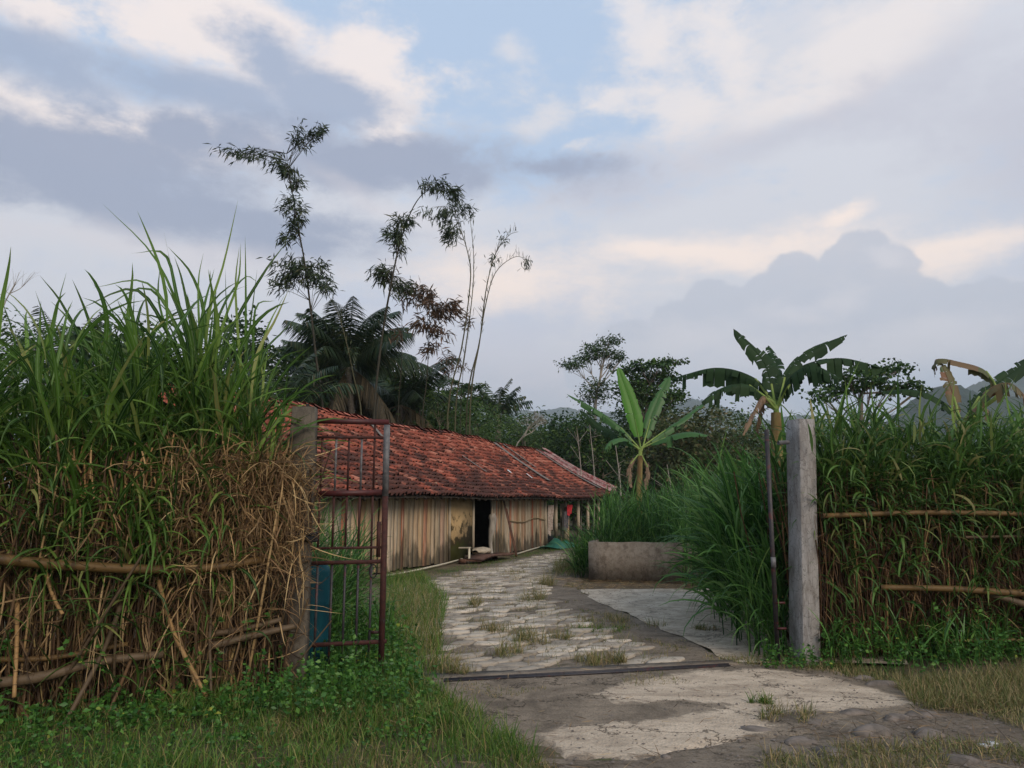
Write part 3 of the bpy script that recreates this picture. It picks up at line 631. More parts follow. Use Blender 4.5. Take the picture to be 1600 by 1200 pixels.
def frond(mbl, mbs, base, az, L, th0, bend, leaf, width=.03, nl=42, droop=.6):
    seg = 14; t = np.linspace(0, 1, seg); th = th0 + bend * t ** 1.2
    st_ = L / (seg - 1); h = np.concatenate([[0], np.cumsum(np.sin(th[:-1]) * st_)]); z = np.concatenate([[0], np.cumsum(np.cos(th[:-1]) * st_)])
    P = np.stack([base[0] + h * math.cos(az), base[1] + h * math.sin(az), base[2] + z], -1)
    mbs.tubes(P, np.linspace(.035, .006, seg)[None], 4)
    T = np.gradient(P, axis=0); T /= np.linalg.norm(T, axis=1, keepdims=True)
    side = A(-math.sin(az), math.cos(az), 0)
    f = np.linspace(.14, 1, nl); idx = f * (seg - 1); i0 = np.clip(idx.astype(int), 0, seg - 2); fr = (idx - i0)[:, None]
    Q = P[i0] * (1 - fr) + P[i0 + 1] * fr; TT = T[i0]
    for sg in (-1, 1):
        ln = leaf * np.sin(np.clip(f * .85 + .15, 0, 1) * math.pi) ** .5 * R.uniform(.8, 1.1, nl)
        D = TT * .55 + side * sg * .75 + A(0, 0, -1) * droop * R.uniform(.6, 1.3, (nl, 1)); D /= np.linalg.norm(D, axis=1, keepdims=True)
        K = 4; s_ = np.linspace(0, 1, K); C = Q[:, None] + D[:, None] * (ln[:, None] * s_)[..., None]
        C[..., 2] -= (s_ ** 2)[None] * ln[:, None] * .28 * (droop + .3)
        S = np.repeat((TT * 1.0 + R.normal(0, .15, TT.shape))[:, None], K, 1); S = S / np.linalg.norm(S, axis=2, keepdims=True) * (width / 2 * A(.6, 1, .8, .1))[None, :, None]
        mbl.strip(C, S)
def palm(name, loc, label, h, L, n, lean=(0, 0), per_frond=True, group=None, mat='palm', leaf=.9, up0=.1, spread=1.5, width=.05, nl=42, dead=3, r0=.16):
    t = thing(name, label, 'palm tree', loc, group); m = MB()
    top = A(lean[0], lean[1], h); K = 10
    m.tubes(curve([A(0, 0, -.1), A(lean[0] * .3, lean[1] * .3, h * .5), top], K), np.linspace(r0 * 1.3, r0 * .8, K)[None], 8); m.build('trunk', M['palm_trunk'], t, smooth=True)
    al = MB(); als = MB()
    for k in range(n):
        f = k / n; az = k * 2.399 + random.uniform(-.3, .3); th0 = up0 + f * spread * .85; bend = random.uniform(.7, 1.3) * (1.1 - .3 * f)
        ml = MB() if per_frond else al; ms = MB() if per_frond else als
        dd = k >= n - dead
        frond(ml, ml if per_frond else ms, top, az, L * random.uniform(.85, 1.1), th0 + (.6 if dd else 0), bend, leaf, width, nl, .45 + f * .6)
        if per_frond: ml.build('frond', M['palm_brown'] if dd else M[mat], t)
    if not per_frond: al.add(np.concatenate(als.v), np.concatenate(als.q)); al.build('crown', M[mat], t)
    return t
def banana_leaf(pts, hw, mat, parent, origin, tear=.5, droop=.5, sd=None, fold=.3, nst=34):
    P = curve(pts, nst + 1); T = np.gradient(P, axis=0); T /= np.linalg.norm(T, axis=1, keepdims=True)
    view = sd if sd is not None else A(0, 0, 1)
    m = MB(); t = np.linspace(0, 1, nst + 1)
    m.tubes(P, (np.linspace(.03, .008, nst + 1) * (hw / .3))[None], 5)
    prof = np.where(t < .1, 0.02, np.sin(np.clip((t - .1) / .9, 0, 1) ** .75 * math.pi) ** .45)
    prof = np.clip(prof, .02, 1)
    for sg in (-1, 1):
        side = np.cross(T, view); side /= np.linalg.norm(side, axis=1, keepdims=True) + 1e-9; side = side * sg
        up = np.cross(T, side) * sg; up = up * np.sign(up[:, 2:3] + 1e-6)
        k = 4; grp = 0; gd = random.uniform(0, 1); glen = 1.0
        while k < nst:
            ln = random.choice([1, 1, 2, 2, 3, 4]) if random.random() < tear else random.choice([5, 7, 9])
            e = min(nst, k + ln); dr = droop * random.uniform(.1, 2.2) if ln < 5 else droop * .6; glen = random.uniform(.7, 1.05) if ln < 5 else 1.0
            idx = np.arange(k, e + 1); rows = []
            for s_ in (0, .35, .7, 1.0):
                wv = hw * prof[idx] * glen * s_
                off = side[idx] * wv[:, None] * (1 - .35 * dr * s_) + up[idx] * (fold * wv * (1 - s_))[:, None] + T[idx] * (wv * .35)[:, None]
                off[:, 2] -= dr * s_ * s_ * wv
                if s_ == 1.0: off = off * (1 + R.normal(0, .05, (len(idx), 1)))
                rows.append(P[idx] + off)
            V = np.array(rows); n_ = len(idx)
            if ln < 5: g__ = random.uniform(0, .05) * hw; V[1:, 0] += T[idx[0]] * g__ * .5; V[1:, -1] -= T[idx[0]] * g__
            b_ = (np.arange(3)[:, None] * n_ + np.arange(n_ - 1)[None]).ravel()
            m.add(V, np.stack([b_, b_ + 1, b_ + n_ + 1, b_ + n_], -1))
            k = e
    return m.build('leaf', M[mat], parent, origin)

# ------------------------------------------------------------ barn
O = gnd(600, 895); dv = gnd(870, 852) - O; dv = dv[:2] / np.linalg.norm(dv[:2]); nv = A(-dv[1], dv[0])
def B3(t, w_, z): return A(O[0] + dv[0] * t + nv[0] * w_, O[1] + dv[1] * t + nv[1] * w_, z)
def tw(u, w_=0.0):  # position along the wall seen at column u
    a = (u - 800) / F / 1.024; ox, oy = O[0] + nv[0] * w_, O[1] + nv[1] * w_
    return (a * oy - ox) / (dv[0] - a * dv[1])
RB = np.array([[dv[0], nv[0], 0], [dv[1], nv[1], 0], [0, 0, 1]])
T0, T1 = -3.9, tw(966, -.5)
TP0, TP1, TD1, TW1 = tw(700), tw(736), tw(762), tw(850)
barn = thing('barn', 'long low wooden barn with a mossy red tiled roof and old plank walls', 'barn', B3(T0, 0, 0)); bo = B3(T0, 0, 0)
def eave_z(t): return 1.72 + .02 * math.sin(t * .9) + .36 * max(0, (t - (T1 - 4.5)) / 4.5) ** 1.6
def ridge_z(t): return 3.97 + .045 * math.sin(t * .7 + 1) + .02 * math.sin(t * 2.3) - .05 * max(0, (t - 12) / 6)
def roof_pt(t, s_):  # s_ from 0 (front eave) to 1 (ridge) to 2 (back eave)
    if s_ <= 1: w_ = -.5 + 3.5 * s_; z = eave_z(t) + (ridge_z(t) - eave_z(t)) * s_ - .10 * math.sin(math.pi * s_)
    else: w_ = 3 + 3.5 * (s_ - 1); z = ridge_z(t) + (eave_z(t) - ridge_z(t)) * (s_ - 1)
    return B3(t, w_, z)
m = MB()
cw = .19; rows_n = 18
prof = [(0, .0), (.18, .05), (.42, .062), (.62, .012), (.84, -.016), (1.05, .004)]
for side in (0, 1):
    ts = np.arange(T0 - .5, T1 - .95, cw)
    for k in range(rows_n):
        for t in ts:
            if side == 1 and R.random() < .0: continue
            s0 = (k + R.normal(0, .09)) / rows_n; s1 = s0 + 1.28 / rows_n
            if side == 1: s0, s1 = 2 - s0, 2 - s1
            tt = t + R.normal(0, .016); sk = R.normal(0, .02); lift = abs(R.normal(0, .014))
            a0 = roof_pt(tt, s0); a1 = roof_pt(tt, min(s1, 1.01) if side == 0 else max(s1, .99))
            up = (a1 - a0); tdir = A(dv[0], dv[1], 0); nn = np.cross(tdir, up); nn /= np.linalg.norm(nn); nn *= np.sign(nn[2])
            V = []
            for (e, hh) in ((a0, .072 + lift), (a1, .010)):
                for (px_, pz) in prof: V.append(e + tdir * (px_ * cw + (sk if e is a0 else -sk)) + nn * (pz * (1 if px_ else 1) + hh))
            for (px_, pz) in prof: V.append(a0 + tdir * (px_ * cw + sk) + nn * (pz + .045 + lift))
            Q = [[i_, i_ + 1, 7 + i_, 6 + i_] for i_ in range(5)] + [[12 + i_, 13 + i_, i_ + 1, i_] for i_ in range(5)]
            m.add(V, Q)
roof = m.build('roof', M['tile'], barn, bo)
m = MB()  # dark sheathing under the tiles
for side in ((0, 1), (2, 1)):
    for t in np.arange(T0 - .5, T1 - .6, 1.0):
        e = min(t + 1.0, T1 - .3)
        m.add([roof_pt(t, side[0]) - A(0, 0, .02), roof_pt(e, side[0]) - A(0, 0, .02), roof_pt(e, side[1]) - A(0, 0, .02), roof_pt(t, side[1]) - A(0, 0, .02)], [[0, 1, 2, 3]])
for t in np.arange(T0, T1, .45):  # rafter ends
    m.bar(roof_pt(t, .0) - A(0, 0, .05), roof_pt(t, .99) - A(0, 0, .07), .05, .06)
m.build('rafters', M['dark_void'], barn, bo)
m = MB()
t = T0 - .5
while t < T1 - .8:
    P0 = roof_pt(t, 1) + A(0, 0, .06 + R.normal(0, .015)); P1 = roof_pt(t + .42, 1) + A(0, 0, .02 + R.normal(0, .015))
    pr = []
    for e, s_ in ((P0, 1.1), (P1, .9)):
        for a in np.linspace(-1.3, 1.3, 6): pr.append(e + A(nv[0], nv[1], 0) * math.sin(a) * .15 * s_ + A(0, 0, math.cos(a) * .11 * s_ - .03))
    m.add(pr, [[i_, i_ + 1, 7 + i_, 6 + i_] for i_ in range(5)] + [])
    t += .34
m.build('ridge_tiles', M['tile'], roof, None); roof.children[0].location = (0, 0, 0)
for v_ in roof.children[0].data.vertices: v_.co = v_.co - Vector(bo)
# corrugated sheets at the far gable, grey strips on the slope
def roof_sheet(ta, tb, sa, sb, mat, lift, corr=.0, name='roof_sheet', skew=0):
    m = MB(); n_ = max(2, int((tb - ta) / .035)) if corr else 2; K = 8; V = []
    for i_ in range(n_ + 1):
        t = ta + (tb - ta) * i_ / n_
        for k in range(K):
            s_ = sa + (sb - sa) * k / (K - 1); V.append(roof_pt(t + skew * (s_ - sa), s_) + A(0, 0, lift + corr * math.sin(i_ * 1.5)))
    b_ = (np.arange(n_)[:, None] * K + np.arange(K - 1)[None]).ravel(); m.add(V, np.stack([b_, b_ + K, b_ + K + 1, b_ + 1], -1))
    n0 = len(V); m.add(np.array(V) - A(0, 0, .012), np.stack([b_, b_ + 1, b_ + K + 1, b_ + K], -1))
    return m.build(name, mat, roof, bo)
roof_sheet(T1 - 1.15, T1 - .3, -.02, 1.03, M['sheet'], .17, .03, 'corrugated_sheet')
roof_sheet(T1 - .45, T1 + .12, 0.0, 1.0, M['sheet'], .22, .03, 'corrugated_sheet')
tr = tw(774, 3.0)
roof_sheet(13.0, 13.32, .3, .97, M['asbestos'], .18); roof_sheet(14.0, 14.14, .55, .97, M['asbestos'], .18)
roof_sheet(T1 - 1.7, T1 - 1.45, .1, .97, M['asbestos'], .18)
roof_sheet(3.0, 3.14, .72, .9, M['asbestos'], .18, skew=2); roof_sheet(7.4, 7.5, .35, .6, M['asbestos'], .18)
roof_sheet(9.6, 9.75, .36, .41, M['white_scrap'], .18, skew=2); roof_sheet(11.2, 11.3, .30, .38, M['white_scrap'], .18, skew=2)
# walls
def planks(parent, ta, tb, w_, mat, name='plank_wall', zmin=.0, wmin=.13, wmax=.3, top=None, drop=0.0):
    m = MB(); t = ta
    while t < tb - .05:
        wd = min(R.uniform(wmin, wmax), tb - t)
        if R.random() >= drop:
            zt = (top or eave_z(t) + .36) + R.normal(0, .01); zb = zmin + abs(R.normal(0, .025))
            off = R.normal(0, .008); ln = R.normal(0, .006); n_ = 5; V = []
            for k in range(n_):
                z = zb + (zt - zb) * k / (n_ - 1); jl = R.normal(0, .004); jr = R.normal(0, .004)
                for (dt, dw) in ((jl + .004, -.014), (wd - .006 + jr, -.014), (wd - .006 + jr, .014), (jl + .004, .014)):
                    V.append(B3(t + dt + ln * z, w_ + dw + off + R.normal(0, .003), z))
            Q = []
            for k in range(n_ - 1):
                for a in range(4): Q.append([k * 4 + a, k * 4 + (a + 1) % 4, k * 4 + 4 + (a + 1) % 4, k * 4 + 4 + a])
            Q.append([(n_ - 1) * 4 + a for a in range(4)]); m.add(V, Q, al=np.repeat(np.linspace(0, 1, n_), 4))
        t += wd
    return m.build(name, M[mat], parent, bo)
wall = planks(barn, T0, TP0, 0, 'planks')
planks(barn, TD1 + .25, TW1, 0, 'planks', wmin=.09, wmax=.2)
m = MB(); m.hexa([B3(TP0 + .01, -.03, 0), B3(TP1, -.03, 0), B3(TP1, .05, 0), B3(TP0 + .01, .05, 0), B3(TP0 + .01, -.03, 2.05), B3(TP1, -.03, 2.05), B3(TP1, .05, 2.05), B3(TP0 + .01, .05, 2.05)])
m.build('plaster_panel', M['plaster'], barn, bo)
for t in (TP0 - .04, TP1 + .03, TD1 + .2):
    m = MB(); m.bar(B3(t, -.05, 0), B3(t, -.05, 2.02), .07, .06); m.build('door_jamb', M['planks'], barn, bo)
for t in (TW1 + .05, tw(868), tw(884), tw(903), tw(918), tw(935)):
    m = MB(); m.bar(B3(t, -.02 + R.normal(0, .05), 0), B3(t + R.normal(0, .05), -.02, eave_z(t) + .3), .12, .11); m.build('post', M['planks'], barn, bo)
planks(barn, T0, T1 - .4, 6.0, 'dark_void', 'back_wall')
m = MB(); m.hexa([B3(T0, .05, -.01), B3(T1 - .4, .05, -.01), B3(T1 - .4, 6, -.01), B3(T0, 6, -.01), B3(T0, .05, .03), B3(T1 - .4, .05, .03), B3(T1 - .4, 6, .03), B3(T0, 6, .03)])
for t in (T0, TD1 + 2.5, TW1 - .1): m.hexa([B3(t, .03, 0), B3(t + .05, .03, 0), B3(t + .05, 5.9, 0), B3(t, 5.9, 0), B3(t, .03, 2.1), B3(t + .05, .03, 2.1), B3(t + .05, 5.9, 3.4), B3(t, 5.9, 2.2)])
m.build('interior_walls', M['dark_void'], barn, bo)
planks(barn, TW1 + .4, tw(880), .9, 'planks', 'inner_partition', wmin=.1, wmax=.2, drop=.25, top=1.7)
planks(barn, tw(882), tw(898), .15, 'planks', 'inner_partition', wmin=.1, wmax=.22, drop=.2, top=1.55)
# loose things by the barn
def lath(name, label, cat, pts, wd, th, mat):
    m = MB(); m.bar(pts[0], pts[1], wd, th, up=(nv[0], nv[1], 0.01)); return tag(m.build(name, M[mat], None, pts[0]), label, cat)
m = MB(); a = B3(tw(802, -.75), -.85, 0.0); b = B3(tw(783), -.06, 1.75)
m.bar(a, b, .17, .04, up=(nv[0], nv[1], .3)); m.bar(a * .995 + b * .005 + A(.02, -.03, 0), a * .2 + b * .8 + A(.03, -.03, 0), .03, .05)
tag(m.build('leaning_plank', M['board'], None, a), 'dark brown plank leaning against the barn wall right of the door', 'plank')
m = MB(); V = []; a = B3(tw(738, -.9), -1.0, 0)
for k in range(9):
    f = k / 8; z = .06 + .09 * f + .05 * math.sin(f * 5)
    for w_, dz in ((-.28, .0), (-.28, .05), (.28, .05), (.28, .0)): V.append(B3(tw(740, -.8) + f * 2.3, -.75 + w_, z + dz))
Q = [[k * 4 + a_, k * 4 + (a_ + 1) % 4, k * 4 + 4 + (a_ + 1) % 4, k * 4 + 4 + a_] for k in range(8) for a_ in range(4)] + [[0, 1, 2, 3], [35, 34, 33, 32]]
m.add(V, Q); m.box(V[2] - A(0, 0, .05), (.2, .2, .1)); m.box(V[-6] - A(-.05, .1, .07), (.2, .2, .14))
tag(m.build('warped_board', M['board'], None, a), 'warped dark board lying on the ground in front of the barn door', 'board')
m = MB(); a = B3(tw(748, -.3), -.35, .13); n_ = 12
V = []
for i_ in range(n_):
    for k in range(8):
        th = k / 8 * 6.283; f = i_ / (n_ - 1); rr = math.sin(math.pi * (f * .92 + .04)) ** .5
        V.append(B3(tw(748, -.3) - .35 + f * .85, -.35 + .27 * rr * math.cos(th), .24 + .10 * rr * math.sin(th) + R.normal(0, .012)))
Q = [[i_ * 8 + k, i_ * 8 + (k + 1) % 8, i_ * 8 + 8 + (k + 1) % 8, i_ * 8 + 8 + k] for i_ in range(n_ - 1) for k in range(8)]
m.add(V, Q); tag(m.build('sack', M['sack'], None, B3(tw(748, -.3), -.35, .0), smooth=True), 'pale flat sack lying on the doorstep of the barn', 'sack')
m = MB(); m.box(B3(tw(748, -.3), -.32, .07), (.9, .5, .14), RB); tag(m.build('doorstep', M['conc_mid'], None, B3(tw(748, -.3), -.32, 0)), 'low grey step under the sack at the barn door', 'step')
m = MB(); P = curve([gnd(596, 901, .04), gnd(640, 893, .04), gnd(690, 882, .05), gnd(727, 872, .04)], 14); m.tubes(P, .022, 6, True)
tag(m.build('water_pipe', M['pvc'], None, P[0], smooth=True), 'thin pale water pipe along the foot of the barn wall left of the door', 'pipe')
m = MB(); P = curve([gnd(806, 866, .05), gnd(835, 857, .05), gnd(862, 850, .05)], 8); m.tubes(P, .022, 6, True)
tag(m.build('water_pipe', M['pvc'], None, P[0], smooth=True), 'thin pale water pipe along the wall foot right of the leaning plank', 'pipe')
m = MB(); p0 = gnd(733, 880); m.tubes(np.array([p0, p0 + A(0, 0, .42)]), .03, 8, True); m.tubes(np.array([p0 + A(.05, 0, .40), p0 + A(-.28, -.05, .40)]), .024, 8, True)
tag(m.build('standpipe', M['pvc'], None, p0), 'short white standpipe with a side tap beside the barn doorway', 'pipe')
m = MB(); p0 = B3(tw(762), -.14, 0); P = curve([p0, p0 + A(-.06, 0, .5), p0 + A(.02, 0, 1.0), p0 + A(-.02, 0, 1.25)], 9); m.tubes(P, np.array([[.05, .05, .06, .07, .10, .11, .12, .13, .08]]), 7, True)
tag(m.build('gnarled_post', M['bark_pale'], None, p0, smooth=True), 'gnarled pale wooden post standing right of the barn doorway', 'post')
m = MB(); P = curve([B3(tw(792), -.05, 1.02), B3(tw(815), -.06, .95), B3(tw(833), -.06, 1.06), B3(tw(850), -.06, .98)], 24); m.tubes(P, .018, 5, True)
tag(m.build('hanging_rope', M['rope'], None, P[0]), 'sagging rope strung along the plank wall right of the leaning plank', 'rope')
def cloth(name, label, cat, tc_, w_, ztop, wd, ht, mat, amp=.04):
    m = MB(); n_, k_ = 10, 8; V = []
    for off in (0, .012):
        for i_ in range(n_):
            for k in range(k_):
                f = i_ / (n_ - 1); g_ = k / (k_ - 1)
                V.append(B3(tc_ + (f - .5) * wd * (1 - .25 * g_ + .1 * math.sin(g_ * 7)), w_ + off + amp * math.sin(f * 11 + g_ * 2), ztop - g_ * ht * (1 + .12 * math.sin(f * 6))))
    b_ = (np.arange(n_ - 1)[:, None] * k_ + np.arange(k_ - 1)[None]).ravel(); Q = np.stack([b_, b_ + k_, b_ + k_ + 1, b_ + 1], -1)
    m.add(V, np.concatenate([Q, Q[:, ::-1] + n_ * k_])); return tag(m.build(name, M[mat], None, B3(tc_, w_, ztop - ht)), label, cat)
cloth('red_cloth', 'small red cloth hanging under the eave at the far end of the barn', 'cloth', tw(891, -.2), -.2, 1.5, .5, .38, 'red_cloth')
cloth('dark_rag', 'dark rag hanging below the red cloth at the far end of the barn', 'cloth', tw(887, -.15), -.12, 1.25, .5, .7, 'rag_dark')
cloth('pale_rag', 'pale ragged cloth hanging in the open bay of the barn', 'cloth', tw(861, -.15), -.15, 1.5, .5, 1.0, 'rag_pale')
m = MB(); V = []; tcx = tw(872, -.5)
for i_ in range(12):
    for k in range(9):
        th = k / 8 * math.pi; f = i_ / 11; rr = .3 + .15 * math.sin(i_ * 1.7) * math.sin(math.pi * f)
        V.append(B3(tcx - 1.1 + f * 2.3, -.55 - math.cos(th) * .42, .01 + math.sin(th) * (rr * .55 + R.normal(0, .05)) * (.5 + math.sin(math.pi * f) * .6)))
b_ = (np.arange(11)[:, None] * 9 + np.arange(8)[None]).ravel(); m.add(V, np.stack([b_, b_ + 9, b_ + 10, b_ + 1], -1))
tag(m.build('tarpaulin', M['tarp'], None, B3(tcx, -.55, 0)), 'crumpled green tarpaulin heap at the far end of the barn', 'tarpaulin')

# ------------------------------------------------------------ low cement wall, gate
p0 = gnd(920, 908); p1 = gnd(1130, 912); dd = p1 - p0; dd /= np.linalg.norm(dd); nn = A(-dd[1], dd[0], 0)
m = MB()
def wallseg(m, a, b, th, z):
    d = b - a; L = np.linalg.norm(d); d = d / L; n_ = A(-d[1], d[0], 0); K = 12; V = []
    for k in range(K + 1):
        c_ = a + d * L * k / K; zz = z + R.normal(0, .006)
        V += [c_ + A(0, 0, -.02), c_ + A(0, 0, zz), c_ + n_ * th + A(0, 0, zz), c_ + n_ * th + A(0, 0, -.02)]
    Q = [[k * 4 + j, k * 4 + 4 + j, k * 4 + 4 + (j + 1) % 4, k * 4 + (j + 1) % 4] for k in range(K) for j in range(4)] + [[0, 1, 2, 3], [K * 4 + 3, K * 4 + 2, K * 4 + 1, K * 4]]
    m.add(V, Q)
wallseg(m, p0, p1 + dd * 1.2, .14, .79); wallseg(m, p0 + dd * .14 + nn * .142, p0 + dd * .14 + nn * 2.2, .14, .785)
tag(m.build('low_cement_wall', M['trough'], None, p0), 'low rough cement wall of a planting bed right of the path', 'wall')
GD = lambda X: 7.07 + (X + 1.95) * .222   # depth of the gate line
def post(name, label, top, bot, wx, wy, mat, rot):
    m = MB(); K = 12; V = []; c_, s_ = math.cos(rot), math.sin(rot)
    for k in range(K + 1):
        f = k / K; c0 = bot + (top - bot) * f; sc = 1.0 + .02 * math.sin(f * 9) + (-.06 if k == K else 0)
        ch = .05
        for (a, b) in ((-1 + ch, -1), (1 - ch, -1), (1, -1 + ch), (1, 1 - ch), (1 - ch, 1), (-1 + ch, 1), (-1, 1 - ch), (-1, -1 + ch)):
            x = a * wx / 2 * sc + R.normal(0, .0015); y = b * wy / 2 * sc + R.normal(0, .0015); V.append(c0 + A(x * c_ - y * s_, x * s_ + y * c_, 0))
    Q = [[k * 8 + j, k * 8 + (j + 1) % 8, k * 8 + 8 + (j + 1) % 8, k * 8 + 8 + j] for k in range(K) for j in range(8)]
    V.append(top + A(0, 0, .004)); T = [[K * 8 + j, K * 8 + (j + 1) % 8, (K + 1) * 8] for j in range(8)]
    m.add(V, Q, T); t = thing(name, label, 'gate post', bot); m.build('shaft', M[mat], t, bot); return t
DL = 7.02; tl = at(477, 637, DL); bl = A(at(489, 900, DL)[0] - .01, DL, -.02)
bl[0] = tl[0] + (at(485, 900, DL)[0] - at(487, 900, DL)[0]) ; lp = post('gate_post', 'brown weathered concrete gate post beside the straw hedge', tl, bl, .21, .2, 'post_old', .1)
m = MB()
for z in (1.28, 1.31, 1.34, 1.30):
    a = np.linspace(0, 6.283, 20); m.tubes(np.stack([tl[0] + .148 * np.cos(a) * (1 + .0 * a), DL + .148 * np.sin(a), z + .02 * np.sin(a * 2 + z * 9)], -1), .011, 5)
m.build('wire_binding', M['wire'], lp, bl)
m = MB(); m.tubes(np.array([tl + A(.02, 0, -.01), tl + A(.02, 0, .035)]), .016, 6, True); m.build('pin', M['wire'], lp, bl)
DRr = 8.2; trp = at(1251, 656, DRr); brp = A(at(1256, 1000, DRr)[0], DRr, -.02)
rp = post('gate_post', 'pale cracked concrete gate post beside the right green hedge', trp, brp, .2, .22, 'post', .30)
m = MB(); pz = at(1216, 692, 8.1); m.tubes(np.array([pz, at(1232, 691, 8.15)]), .022, 8, True); m.build('hinge_pin', M['steel_grey'], rp, brp)
# left leaf, seen almost face on
def gp(u, z_or_v):  # point on the gate line at column u, row v
    a, b = ray(u, z_or_v); D = (7.07 + 1.95 * .222) / (1 - .222 * a); return A(a * D, D, EYE + b * D)
gate = thing('gate_leaf', 'narrow closed gate leaf of rusty red and dark bars on the left post', 'gate', gp(490, 1010) * A(1, 1, 0)); go_ = np.array(gate.location)
def gbar(name, pa, pb, w_, d_, mat):
    m = MB(); m.bar(pa, pb, w_, d_); return m.build(name, M[mat], gate, go_)
xl, xr = gp(487, 800), gp(603, 800)
def rail(v, w_, name, mat, x0=487, x1=604, dy=0):
    a = gp(x0, v[0]); b = gp(x1, v[1]); return gbar(name, a + A(0, dy, 0), b + A(0, dy, 0), .035, w_, mat)
rail((657, 660), .05, 'top_rail', 'rust_red', 487, 608); rail((683, 684), .022, 'rail', 'rust_dark'); rail((772, 769), .05, 'middle_rail', 'rust_red'); rail((857, 855), .022, 'rail', 'rust_dark'); rail((880, 877), .034, 'lower_rail', 'rust_dark')
rail((1008, 1002), .034, 'bottom_rail', 'rust_dark')
zt = gp(604, 664)[2]; zmid = gp(604, 775)[2]; x_, y_ = gp(604, 700)[:2]
gbar('stile', A(x_, y_ - .004, .06), A(x_, y_ - .004, zmid), .05, .045, 'rust_dark'); gbar('stile', A(x_, y_ - .004, zmid), A(x_, y_ - .004, zt), .052, .047, 'steel_grey')
x2, y2 = gp(489, 700)[:2]; gbar('stile', A(x2, y2, .08), A(x2, y2, gp(489, 660)[2]), .04, .04, 'rust_dark')
for i_, u in enumerate((503, 525, 545, 565, 585)):
    X, Y = gp(u, 700)[:2]; mt = ('rust_dark', 'steel_grey', 'rust_dark', 'steel_grey', 'rust_dark')[i_]
    zA, zB, zC, zD, zE = gp(u, 684)[2], gp(u, 771)[2], gp(u, 856)[2], gp(u, 879)[2], .10
    if i_ == 4: zA = gp(u, 660)[2]
    gbar('bar', A(X, Y + .004, zB), A(X, Y + .004, zA), .017, .017, mt)
    gbar('bar', A(X - .004, Y + .004, zC if i_ < 4 else zD), A(X - .004, Y + .004, zB), .017, .017, 'rust_dark')
    gbar('bar', A(X, Y + .004, zE), A(X, Y + .004, zD), .019, .019, 'black_iron')
m = MB(); m.box(A(x_ - .05, y_ - .015, .5 * (gp(600, 817)[2] + gp(600, 868)[2])), (.035, .03, .32)); m.build('lock_plate', M['rust_dark'], gate, go_)
m = MB(); m.bar(A(x_ - .11, y_, .44), A(x_, y_, .44), .02, .025); m.build('lug', M['rust_dark'], gate, go_)
m = MB(); a = np.linspace(0, 6.283, 14); m.tubes(np.stack([x_ - .09 + .035 * np.cos(a), y_ - .03 + 0 * a, .98 + .06 * np.sin(a)], -1), .006, 5); m.build('chain_ring', M['wire'], gate, go_)
# right leaf, swung inward so only its edge shows
g2o = A(at(1214, 1000, 8.05)[0], 8.05, 0); dirg = A(*at(1210, 700, 1)[:2], 0); dirg /= np.linalg.norm(dirg)
gate2 = thing('gate_leaf', 'dark gate leaf swung open edge-on beside the pale right post', 'gate', g2o)
def g2(name, pa, pb, w_, d_, mat):
    m = MB(); m.bar(pa, pb, w_, d_, up=dirg); return m.build(name, M[mat], gate2, g2o)
g2('stile', g2o + A(0, 0, .04), g2o + A(0, 0, 2.35), .045, .045, 'black_iron')
g2('stile', g2o + dirg * 2.1 + A(0, 0, .06), g2o + dirg * 2.1 + A(0, 0, 2.3), .04, .04, 'black_iron')
for z in (.12, .95, 1.1, 1.65, 2.15, 2.3): g2('rail', g2o + dirg * .025 + A(0, 0, z), g2o + dirg * 2.08 + A(0, 0, z), .03, .03, 'black_iron')
for k in range(1, 15): g2('bar', g2o + dirg * .14 * k + A(0, 0, .14), g2o + dirg * .14 * k + A(0, 0, 2.14), .014, .014, 'black_iron')
for z in (.6, .35): g2('lug', g2o + A(0, -.02, z), g2o + A(.09, -.02, z), .02, .03, 'rust_red')
m = MB(); m.box(g2o + A(-.01, -.04, 1.0), (.045, .02, .1)); m.build('padlock', M['steel_grey'], gate2, g2o)
m = MB(); P = [gnd(694, 1062, .03), gnd(900, 1051, .03), gnd(1140, 1038, .03)]
m.bar(P[0] - A(0, 0, .012), P[2] - A(0, 0, .012), .045, .016); m.bar(P[0] + A(0, .03, -.008), P[2] + A(0, .03, -.008), .012, .028)
tag(m.build('gate_threshold', M['black_iron'], None, P[0] * A(1, 1, 0)), 'dark rusty steel threshold rail set across the path between the gate posts', 'threshold')
m = MB(); m.bar(P[0] + A(-.2, .155, -.03), P[2] + A(.1, .155, -.03), .22, .05)
tag(m.build('threshold_kerb', M['conc_mid'], None, P[0] * A(1, 1, 0)), 'flat grey concrete kerb strip just behind the rusty threshold rail', 'kerb')
# blue drum behind the left leaf
t = thing('plastic_drum', 'teal blue plastic drum standing behind the narrow gate leaf', 'drum', (0, 0, 0)); bx, by = at(486, 950, 7.5)[:2] ; t.location = (bx, by, 0)
prof_ = [(0, .24), (.03, .27), (.3, .28), (.32, .29), (.35, .28), (.65, .28), (.67, .29), (.70, .28), (.95, .27), (1.0, .25)]
m = MB(); K = len(prof_); P = np.array([[0, 0, p[0] + .0] for p in prof_]); m.tubes(P + A(0, 0, 0), np.array([[p[1] * .62 for p in prof_]]), 24, True); m.build('body', M['blue'], t, smooth=True)
m = MB(); m.tubes(A([0, 0, 1.0], [0, 0, 1.03]), .14, 20, True); m.build('lid', M['blue'], t, smooth=True)

